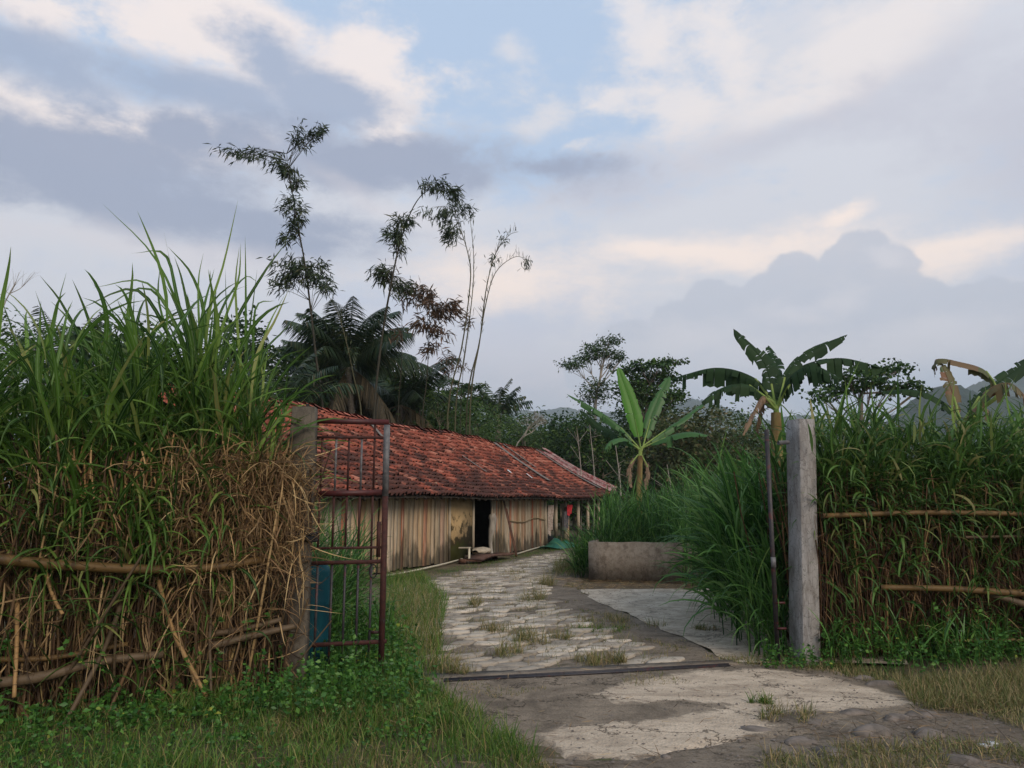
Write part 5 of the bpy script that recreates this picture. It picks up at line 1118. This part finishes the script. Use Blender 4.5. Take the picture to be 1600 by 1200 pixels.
tr_ = np.array([[0, 2, 4], [2, 1, 4], [1, 3, 4], [3, 0, 4]]); m.add(V, None, (np.arange(len(P))[:, None, None] * 6 + tr_[None]).reshape(-1, 3))
tag(m.build('pebbles', M['rock']), 'small loose pebbles and grit on the dirt lane and along the path', 'gravel', kind='stuff')

# ------------------------------------------------------------ banana plants
def banana(label, cpt, D, stem_pts, r0, leaves_, hwpx=1.0):
    base = at(*stem_pts[0], D); base[2] = 0; t = thing('banana_plant', label, 'banana plant', base)
    m = MB(); top = at(*stem_pts[-1], D); P = curve([base, base * .5 + at(*stem_pts[len(stem_pts) // 2], D) * .5, top], 10) if len(stem_pts) > 2 else curve([base, top], 10)
    m.tubes(P, np.linspace(r0 * 1.15, r0 * .7, 10)[None], 10); m.build('stem', M['banana_stem'], t, base, smooth=True)
    m = MB(); c0 = at(*cpt, D)
    for pts, hw, mt, dep, tear, dr in leaves_:
        n_ = len(pts); P = [at(u, v, D + dep * k / (n_ - 1)) for k, (u, v) in enumerate(pts)]
        v0 = A(0, -1, 0) * .85 + A(0, 0, 1) * .5 if dr < .9 else A(0, -.3, 1)
        banana_leaf(P, hw * D / F * (1.1 if D < 15 else .85), mt, t, base, min(1, tear * 1.25), dr, v0)
        m.tubes(curve([top - A(0, 0, .1), (top + P[0]) / 2, P[0], P[1]], 8), np.linspace(.045, .02, 8)[None] * r0 / .12, 6)
    m.build('leaf_stalks', M['banana_stalk'], t, base, smooth=True); return t
banana('young banana plant with an upright lime green leaf behind the low wall grass', (1000, 700), 22.5, [(994, 790), (1000, 712)], .11, [
    ([(1001, 700), (992, 655), (984, 625), (966, 574)], 16, 'banana_lime', .3, .15, .15), ([(1004, 700), (1016, 655), (1032, 615), (1046, 588)], 14, 'banana_green', .8, .5, .5),
    ([(1004, 698), (1040, 672), (1080, 645), (1122, 612)], 9, 'banana_green', 1.0, .7, .9), ([(1004, 700), (1040, 684), (1075, 676), (1106, 680)], 13, 'banana_green', -.6, .5, .9),
    ([(998, 700), (970, 668), (935, 642), (886, 616)], 10, 'banana_green', .5, .8, .9), ([(998, 700), (965, 682), (940, 668), (905, 640)], 10, 'banana_dark', 1.2, .5, .8), ([(998, 702), (975, 685), (955, 690), (945, 702)], 9, 'banana_green', -.8, .7, .9), ([(996, 712), (985, 725), (984, 745), (987, 762)], 7, 'banana_dead', -.3, .9, .6), ([(1003, 712), (1012, 730), (1010, 752), (1006, 770)], 6, 'banana_dead', -.3, .9, .6)])
banana('large ragged banana plant behind the pale gate post', (1215, 630), 13.5, [(1212, 800), (1213, 645)], .13, [
    ([(1212, 640), (1205, 600), (1190, 560), (1146, 514)], 17, 'banana_dark', .3, .9, .5), ([(1211, 632), (1180, 592), (1120, 575), (1048, 592)], 12, 'banana_dark', .8, .85, 1.6),
    ([(1211, 632), (1170, 602), (1130, 606), (1096, 628)], 11, 'banana_dark', -.3, .7, 1.2), ([(1214, 640), (1226, 590), (1260, 552), (1324, 523)], 13, 'banana_dark', .5, .95, .7),
    ([(1214, 636), (1235, 590), (1270, 572), (1312, 592)], 17, 'banana_dark', -.8, .6, 1.0), ([(1215, 636), (1245, 578), (1310, 560), (1378, 574)], 12, 'banana_dark', .9, .85, 1.4),
    ([(1212, 640), (1214, 600), (1214, 570), (1200, 540)], 15, 'banana_dark', 1.0, .9, .5), ([(1212, 640), (1195, 620), (1180, 640), (1160, 680)], 6, 'banana_dead', -.4, .8, .8), ([(1211, 640), (1194, 630), (1186, 660), (1182, 680)], 5, 'banana_dead', .3, .8, .8)])
banana('banana plant with a browning bent leaf rising behind the right hedge', (1510, 660), 11.5, [(1500, 800), (1500, 668)], .12, [
    ([(1500, 660), (1490, 620), (1480, 590), (1468, 562)], 13, 'banana_edge', .2, .6, .4), ([(1560, 615), (1540, 580), (1500, 566), (1464, 562), (1460, 585)], 9, 'banana_edge', .3, .6, 1.3),
    ([(1505, 660), (1530, 620), (1570, 590), (1625, 550)], 15, 'banana_dark', .6, .6, .5), ([(1500, 660), (1475, 630), (1430, 610), (1375, 612)], 12, 'banana_dark', .4, .6, 1.0),
    ([(1505, 660), (1545, 610), (1580, 600), (1610, 630)], 13, 'banana_edge', -.4, .8, 1.0), ([(1500, 665), (1520, 640), (1540, 640), (1550, 670)], 10, 'banana_dead', -.4, .8, 1.0)])

# ------------------------------------------------------------ bamboo culms
def bamboo(label, D, pts, r0, clusters, leafm='bamboo_leaf', culmm='culm', Lf=.28, Wf=.05, bare=0, dens=1.0):
    base = at(*pts[0], D); base[2] = 0; t = thing('bamboo', label, 'bamboo', base)
    P = curve([base] + [at(u, v, D + R.normal(0, .15)) for u, v in pts], 30); m = MB(); rr = np.linspace(r0, r0 * .12, 30)
    m.tubes(P, rr[None], 6)
    lf = MB(); sc = D / F
    for (u, v, rx, ry, n) in clusters:
        c_ = at(u, v, D); i_ = int(np.argmin(np.linalg.norm(P - c_, axis=1))); nb = max(4, int(n / 3)); a0 = P[i_]
        e = c_ + R.normal(0, .42, (nb, 3)) * A(rx * sc, rx * sc, ry * sc)
        bs = P[np.clip(i_ + R.integers(-2, 1, nb), 0, 29)]; mid = (bs + e) / 2 + A(0, 0, .1)
        m.tubes(np.stack([bs, mid, e], 1), A(.012, .008, .003)[None] * (r0 / .05) ** .5, 3)
        k = int(20 * dens); f = R.uniform(.45, 1.08, (nb, k, 1)); Q = (mid[:, None] * (1 - f) + e[:, None] * f + R.normal(0, .11, (nb, k, 3)) * sc * 40).reshape(-1, 3)
        Dv = np.repeat((e - mid), k, 0); Dv /= np.linalg.norm(Dv, axis=1, keepdims=True) + 1e-6; Dv = Dv * .6 + R.normal(0, .55, Dv.shape); Dv[:, 2] -= .55
        lf.leaves(Q, Dv, Lf * R.uniform(.7, 1.3, len(Q)), Wf, .1)
    if bare:
        f = np.linspace(.35, .98, bare); idx = (f * 29).astype(int); Q = P[idx]; Dv = R.normal(0, .35, (bare, 3)); Dv[:, 2] += 1.0; lf.leaves(Q, Dv, .38, .035, .05)
        m.tubes(np.stack([Q, Q + Dv * .3], 1), .006, 3)
    m.build('culm', M[culmm], t, base, smooth=True)
    lf.build('foliage', M[leafm], t, base); return t
bamboo('tallest leafy bamboo leaning left above the barn roof', 30, [(505, 660), (494, 560), (485, 480), (476, 410), (465, 350), (455, 290), (448, 240)], .07, [
    (486, 205, 24, 12, 18), (470, 215, 16, 16, 20), (500, 200, 8, 8, 8), (400, 240, 40, 9, 22), (352, 233, 22, 4, 10), (438, 262, 26, 20, 40), (462, 285, 14, 14, 18), (452, 320, 20, 16, 24), (458, 345, 20, 18, 24), (470, 330, 12, 16, 14), (448, 368, 18, 12, 20), (452, 412, 28, 14, 26), (450, 430, 26, 20, 34), (438, 440, 16, 14, 18), (490, 425, 22, 14, 26), (505, 440, 20, 12, 18), (470, 420, 20, 16, 22), (512, 418, 10, 8, 8)], Lf=.32, Wf=.055)
bamboo('leafy bamboo arching right with a drooping tip behind the palm', 30, [(585, 640), (598, 520), (612, 440), (625, 380), (645, 325), (668, 298), (695, 300)], .06, [
    (690, 290, 20, 8, 26), (712, 300, 10, 12, 20), (668, 292, 10, 8, 14), (635, 345, 12, 10, 16), (620, 368, 18, 18, 36), (628, 350, 12, 14, 18), (598, 425, 18, 18, 34), (612, 440, 18, 10, 18), (635, 445, 16, 10, 14), (625, 385, 10, 10, 10)], Lf=.36)
bamboo('slim bamboo with a hanging leafy tuft left of the bare pair', 33, [(700, 640), (722, 540), (735, 440), (732, 400), (720, 360), (706, 330), (695, 322)], .045, [
    (702, 355, 12, 20, 30), (695, 335, 14, 12, 22), (700, 372, 10, 14, 20), (712, 320, 12, 10, 14), (675, 335, 18, 8, 14), (725, 325, 12, 10, 12)], Lf=.32, bare=24, culmm='culm_green')
bamboo('straight bare bamboo shoot with a thin leafy top', 33, [(712, 640), (725, 560), (738, 460), (740, 400), (735, 345), (732, 322)], .04, [(730, 335, 10, 14, 9)], bare=30, culmm='culm_green', Lf=.3, dens=.6)
bamboo('rightmost bare bamboo curving to the right near the top', 34, [(735, 630), (750, 530), (760, 450), (775, 395), (795, 368), (810, 362)], .045, [(785, 378, 10, 8, 8), (770, 402, 8, 10, 6)], bare=30, culmm='culm_green', Lf=.26, dens=.5)
bamboo('bare bamboo with a hooked tip bending right at the lowest height', 34, [(730, 630), (748, 540), (758, 480), (772, 430), (795, 406), (815, 402), (828, 425)], .04, [(822, 410, 6, 8, 12)], bare=26, culmm='culm_green', Lf=.26, dens=.6)
bamboo('slender bamboo with reddish brown leaves in the gap above the roof', 31, [(660, 660), (666, 600), (670, 540), (668, 500), (665, 470)], .03, [
    (655, 460, 22, 12, 20), (680, 480, 22, 22, 40), (660, 505, 20, 20, 30), (690, 520, 20, 16, 20), (715, 480, 16, 10, 18), (675, 545, 18, 16, 16), (640, 455, 14, 10, 12), (705, 475, 14, 10, 12), (668, 455, 14, 14, 16)], 'bamboo_brown', Lf=.34, Wf=.06)
bamboo('thin bamboo with sparse brown leaves left of the reddish one', 31, [(622, 650), (628, 560), (628, 500), (632, 450)], .025, [(630, 470, 16, 20, 12), (608, 425, 18, 12, 16), (590, 420, 14, 12, 14), (625, 520, 14, 14, 10)], 'bamboo_brown', Lf=.3, dens=.7)
bamboo('pale slanting bamboo stem in front of the large palm', 28, [(565, 660), (553, 590), (540, 530), (528, 490), (512, 460), (505, 450)], .035, [(508, 452, 12, 10, 10), (545, 545, 12, 10, 5)], bare=14, culmm='culm_green', Lf=.3)
bamboo('short leafy bamboo right of the bare stems by the far trees', 36, [(720, 640), (722, 600), (726, 560), (733, 520)], .025, [(700, 560, 16, 12, 14), (728, 500, 10, 12, 10), (712, 570, 14, 10, 10)], 'bamboo_brown', Lf=.34)
# ------------------------------------------------------------ palms and trees
def gx(u, D, z=0.0): a = at(u, 700, D); return A(a[0], D, z)
palm('coconut_palm', gx(560, 36), 'large coconut palm with a broad dark crown behind the barn ridge', 7.9, 4.0, 30, (-.6, 0), True, up0=.0, spread=1.95, leaf=1.1, width=.045, nl=95, dead=6)
palm('coconut_palm', gx(520, 42), 'coconut palm half hidden behind the left of the large palm', 7.5, 4.2, 20, (.3, 0), True, leaf=1.05, up0=.1, spread=1.9, width=.05, nl=80)
palm('coconut_palm', gx(625, 40), 'old drooping palm with brown fronds right of the large palm', 6.6, 4.2, 22, (0, 0), True, leaf=1.05, up0=.4, spread=1.9, width=.05, nl=80, dead=11)
pd = palm('coconut_palm', gx(778, 62), 'dark coconut palm standing above the far trees right of the bamboo', 8.6, 3.0, 18, (0, 0), False, leaf=.8, up0=.02, spread=1.5, width=.09, nl=26, dead=2, r0=.3)
for (u, D, s_, lb) in [(870, 92, .9, 'small distant palm just left of the young banana plant'), (845, 100, 1.0, 'small distant palm over the far end of the barn'), (822, 95, .85, 'distant palm right of the dead branching tree'), (890, 105, 1.05, 'farthest small palm beside the albizia tree'), (800, 90, .8, 'small palm left of the dead branching tree')]:
    copy_tree(pd, gx(u, D), R.uniform(0, 6), s_, lb)
palm('coconut_palm', gx(95, 27), 'coconut palm tip showing over the tall grass at far left', 5.9, 2.8, 14, (0, 0), False, leaf=.8, width=.05, nl=32)
palm('coconut_palm', gx(435, 30), 'palm with dark fronds between the hedge grass and the tallest bamboo', 5.0, 3.4, 16, (0, 0), False, leaf=.85, width=.05, nl=36)
# bushy trees: the shapes of the wood behind the barn
TR = [('bushy_tree', 10, 60, 17, 6.0, 2.2, 'tree_mid', 'feathery green tree at the far left above the tall grass', .13, .045),
      ('bushy_tree', 165, 30, 22, 6.9, 2.2, 'tree_dark', 'loose dark tree behind the tall grass at left', .28, .14),
      ('bushy_tree', 260, 0, 34, 9.0, 3.0, 'tree_dark', 'dark leafy tree behind the tallest grass tuft', .3, .15),
      ('bushy_tree', 385, 0, 34, 9.6, 2.8, 'tree_dark', 'loose dark tree between the grass tuft and the tallest bamboo', .3, .15),
      ('bushy_tree', 470, 0, 40, 8.8, 3.2, 'tree_mid', 'green tree behind the brown gate post top', .3, .15),
      ('bushy_tree', 540, 0, 44, 9.6, 3.6, 'tree_olive', 'olive green tree behind the trunks of the large palms', .3, .15),
      ('bushy_tree', 600, 0, 44, 9.8, 3.0, 'tree_dark', 'dark tree filling the gap between the large palms', .3, .15),
      ('bushy_tree', 505, 0, 48, 10.4, 3.0, 'tree_dark', 'tall dark tree rising behind the left palm fronds', .3, .15),
      ('bushy_tree', 625, 0, 47, 10.2, 2.6, 'tree_olive', 'olive tree showing between the palm and the arching bamboo', .3, .13),
      ('bushy_tree', 675, 0, 52, 9.6, 2.6, 'tree_dark', 'dark tree behind the reddish bamboo leaves', .3, .15),
      ('bushy_tree', 655, 0, 42, 8.6, 3.0, 'tree_mid', 'mid green tree behind the middle of the barn ridge', .3, .15),
      ('bushy_tree', 700, 0, 40, 7.4, 2.8, 'bamboo_green', 'light green feathery bush over the barn ridge under the bare bamboos', .3, .06),
      ('bushy_tree', 745, 0, 46, 7.8, 3.2, 'bamboo_green', 'yellow green bush left of the far dark palm', .3, .07),
      ('bushy_tree', 820, 0, 48, 6.8, 3.2, 'bamboo_green', 'yellow green bush over the right end of the barn ridge', .3, .07),
      ('bushy_tree', 895, 0, 52, 7.0, 3.0, 'tree_mid', 'green tree right of the barn roof end', .3, .15),
      ('bushy_tree', 940, 0, 46, 6.8, 2.6, 'tree_mid', 'leafy tree with thin stems left of the young banana plant', .28, .12),
      ('bushy_tree', 1015, 0, 50, 9.0, 3.4, 'tree_dark', 'dense dark tree behind the upright banana leaf', .3, .16),
      ('bushy_tree', 1060, 0, 40, 5.8, 3.0, 'tree_olive', 'olive bush right of the young banana plant', .26, .12),
      ('bushy_tree', 1120, 0, 38, 5.9, 3.0, 'tree_olive', 'brownish green bush between the two banana plants', .26, .12),
      ('bushy_tree', 1175, 0, 42, 5.2, 2.8, 'tree_mid', 'green bush left of the ragged banana stem', .26, .12),
      ('bushy_tree', 1250, 0, 60, 5.0, 3.0, 'tree_mid', 'low green tree behind the pale gate post', .26, .12)]
for i_, (nm, u, _, D, h, r_, mt, lb, L_, W_) in enumerate(TR):
    r2 = r_ * (.8 if D < 30 else 1.0); far = D > 30 or D == 17
    broad_tree(nm, gx(u, D), lb, h, r2, 6500 if far else 3800, None, mt, 13, h0=.12 if D > 30 else .4, L=L_, W=W_, size=r2 * (.36 if not far else .42))
def px_tree(name, label, D, base_u, pts, clumps, r0, mat, L_, W_, n, bark='bark', h0=.2, tight=.32, droop=.3):
    base = gx(base_u, D); t = thing(name, label, 'tree', base); sc = D / F
    cl = [(at(u, v, D + R.normal(0, .6)), rx * sc, rx * sc, ry * sc) for (u, v, rx, ry) in clumps]; m = MB(); top = at(*pts[-1], D)
    P = curve([base] + [at(u, v, D) for u, v in pts], 12); m.tubes(P, np.linspace(r0, r0 * .3, 12)[None], 7)
    for c_, rx, ry, rz in cl:
        i_ = int(np.argmin(np.linalg.norm(P - c_, axis=1) + .8 * np.maximum(0, P[:, 2] - c_[2] + .5))); i_ = max(3, i_ - 2); s_ = P[i_]; mid = (s_ + c_) / 2 - A(0, 0, .1)
        m.tubes(curve([s_, mid, c_], 6), np.linspace(r0 * .4, r0 * .1, 6)[None], 5)
        for _ in range(5): e2 = c_ + R.normal(0, .55, 3) * A(rx, ry, rz); m.tubes(curve([mid, (mid + e2) / 2 + A(0, 0, .05), e2], 4), np.linspace(r0 * .15, r0 * .04, 4)[None], 4)
    m.build('trunk', M[bark], t, base, smooth=True)
    if n: m = MB(); crown(m, cl, n, L_, W_, tight=tight, droop=droop); m.build('crown', M[mat], t, base)
    return t
px_tree('albizia_tree', 'slender tree with flat layered crown rising left of the banana leaves', 46, 925, [(930, 640), (936, 600), (944, 560), (950, 540)], [(952, 532, 16, 5), (925, 545, 14, 5), (940, 550, 22, 5), (896, 568, 18, 5), (915, 560, 16, 4), (960, 556, 12, 5), (972, 560, 8, 3), (955, 572, 8, 3), (935, 605, 16, 10), (925, 620, 14, 10)], .11, 'tree_dark', .2, .08, 3400, 'bark_pale', tight=.9)
px_tree('broad_leaved_tree', 'small tree with round leaf clusters behind the ragged banana plant', 26, 1340, [(1345, 640), (1350, 610), (1355, 590)], [(1410, 575, 14, 8), (1385, 580, 16, 9), (1350, 578, 16, 8), (1340, 600, 18, 10), (1390, 605, 20, 9), (1300, 612, 18, 10), (1420, 600, 12, 6), (1320, 585, 12, 7), (1280, 620, 14, 10), (1365, 595, 18, 8), (1440, 608, 8, 4)], .1, 'tree_mid', .15, .11, 1900, tight=.6)
px_tree('shrub', 'shrub with spreading tip branches behind the upright banana leaf', 44, 1010, [(1010, 640), (1012, 610), (1020, 590)], [(1000, 572, 18, 5), (1030, 570, 20, 6), (1052, 562, 14, 4), (975, 578, 12, 4), (1010, 590, 24, 10), (1040, 590, 16, 9), (1058, 618, 14, 7), (990, 605, 22, 12), (1030, 620, 26, 14)], .12, 'tree_mid', .24, .13, 3600, tight=.6)
px_tree('layered_tree', 'flat layered tree just left of the dark distant palm', 50, 728, [(728, 660), (726, 620), (722, 600)], [(700, 598, 20, 3), (735, 604, 22, 3), (715, 612, 26, 3), (748, 620, 16, 3), (690, 622, 16, 3), (730, 632, 26, 5)], .12, 'tree_dark', .26, .09, 2600, tight=.5)
px_tree('bare_bush', 'bare twiggy branches reaching up at the far left edge', 16, -30, [(-20, 560), (5, 480), (25, 440)], [(30, 425, 16, 6), (55, 425, 14, 4), (10, 440, 12, 8)], .025, 'tree_dark', .1, .05, 0, 'bark_pale')
px_tree('broad_leaved_shrub', 'yellow green broad leaved shrub glimpsed through the grass at left', 12, 120, [(125, 680), (130, 650)], [(110, 640, 20, 14), (150, 630, 20, 16), (90, 620, 12, 10), (170, 655, 16, 14)], .03, 'banana_lime', .2, .12, 420, tight=.5)
# dead branching tree
base = gx(820, 44); t = thing('dead_tree', 'pale leafless tree with fine branches right of the dark palm', 'tree', base); m = MB()
def branch(m, a, d, L, r_, lv):
    e = a + d * L; m.tubes(curve([a, (a + e) / 2 + R.normal(0, .08 * L, 3), e], 5), np.linspace(r_, r_ * .6, 5)[None], 5)
    if lv:
        for _ in range(3): nd = d + R.normal(0, .55, 3); nd[2] = abs(nd[2]) * .8 + .1; nd /= np.linalg.norm(nd); branch(m, e, nd, L * .66, r_ * .6, lv - 1)
branch(m, base, A(-.04, 0, 1), 3.9, .09, 0); branch(m, base + A(-.15, 0, 3.9), A(-.1, 0, 1), 1.2, .06, 5)
m.build('trunk', M['bark_pale'], t, base)
# thin bare stems of saplings at the wood edge
for (u, D, h, lb) in [(905, 36, 5.0, 'thin bare sapling stem left of the young banana plant'), (965, 34, 4.2, 'bare pale sapling just left of the banana stem'), (925, 38, 5.4, 'pair-like thin sapling near the wood edge'), (1045, 33, 3.2, 'short bare sapling right of the banana stem'), (690, 37, 4.0, 'thin sapling behind the middle of the roof')]:
    b_ = gx(u, D); t = thing('sapling', lb, 'sapling', b_); m = MB(); m.tubes(curve([b_, b_ + A(.1, 0, h * .5), b_ + A(-.1, 0, h)], 8), np.linspace(.05, .015, 8)[None], 5)
    for k in range(9): a = b_ + A(0, 0, h * R.uniform(.4, .95)); m.tubes(np.array([a, a + R.normal(0, .35, 3) + A(0, 0, .3)]), .01, 3)
    m.build('trunk', M['bark_pale'], t, b_)
# the far wood: one mass
m = MB(); cl = []
for k in range(90):
    D = R.uniform(62, 110); u = R.uniform(560, 1230); c0 = gx(u, D); top = at(u, R.uniform(630, 725), D)[2]; s_ = R.uniform(1.8, 3.8)
    for q in range(4): cl.append((A(c0[0] + R.normal(0, 1.5), c0[1], max(1.0, top - s_ * .6 - q * 2.4)), s_, s_, s_ * .75))
crown(m, cl, 110000, .4, .2, sub=22, tight=.28); tag(m.build('far_wood', M['tree_mid']), 'far green wood behind the barn and the banana plants', 'wood', kind='stuff')
m = MB(); cl = []
for k in range(70):
    X = R.uniform(5, 18); D = R.uniform(30, 38) if X > 9 else R.uniform(39, 44); s_ = R.uniform(.9, 1.5); cl.append((A(X, D, s_ * .6 + R.uniform(0, 1.2)), s_, s_, s_ * .8))
crown(m, cl, 22000, .26, .11); tag(m.build('undergrowth', M['tree_olive']), 'tangled low undergrowth between the grass clumps and the wood', 'undergrowth', kind='stuff')
m = MB(); cl = []
for k in range(90):
    X = R.uniform(-26, -1); D = R.uniform(38, 48); s_ = R.uniform(1.2, 2.0); cl.append((A(X, D, s_ * .6 + R.uniform(0, 1.2)), s_, s_, s_ * .8))
crown(m, cl, 20000, .3, .14); tag(m.build('undergrowth', M['tree_mid']), 'thick undergrowth behind the barn below the palms', 'undergrowth', kind='stuff')

# ------------------------------------------------------------ haze
hb = MB(); hb.box(A(0, 3900, 259), (13000, 11000, 530))
hm = bpy.data.materials.new('haze'); hm.use_nodes = True; t = NT(hm.node_tree); hm.node_tree.nodes.remove(hm.node_tree.nodes['Principled BSDF'])
pv = t.node('ShaderNodeVolumePrincipled'); pv.inputs['Color'].default_value = (.80, .92, 1.0, 1); pv.inputs['Density'].default_value = .00026
out = [n for n in t.n if n.type == 'OUTPUT_MATERIAL'][0]; t.link(pv.outputs[0], out.inputs['Volume'])
o = hb.build('haze', hm); tag(o, 'thin bluish evening haze over the whole valley', 'haze', kind='stuff')
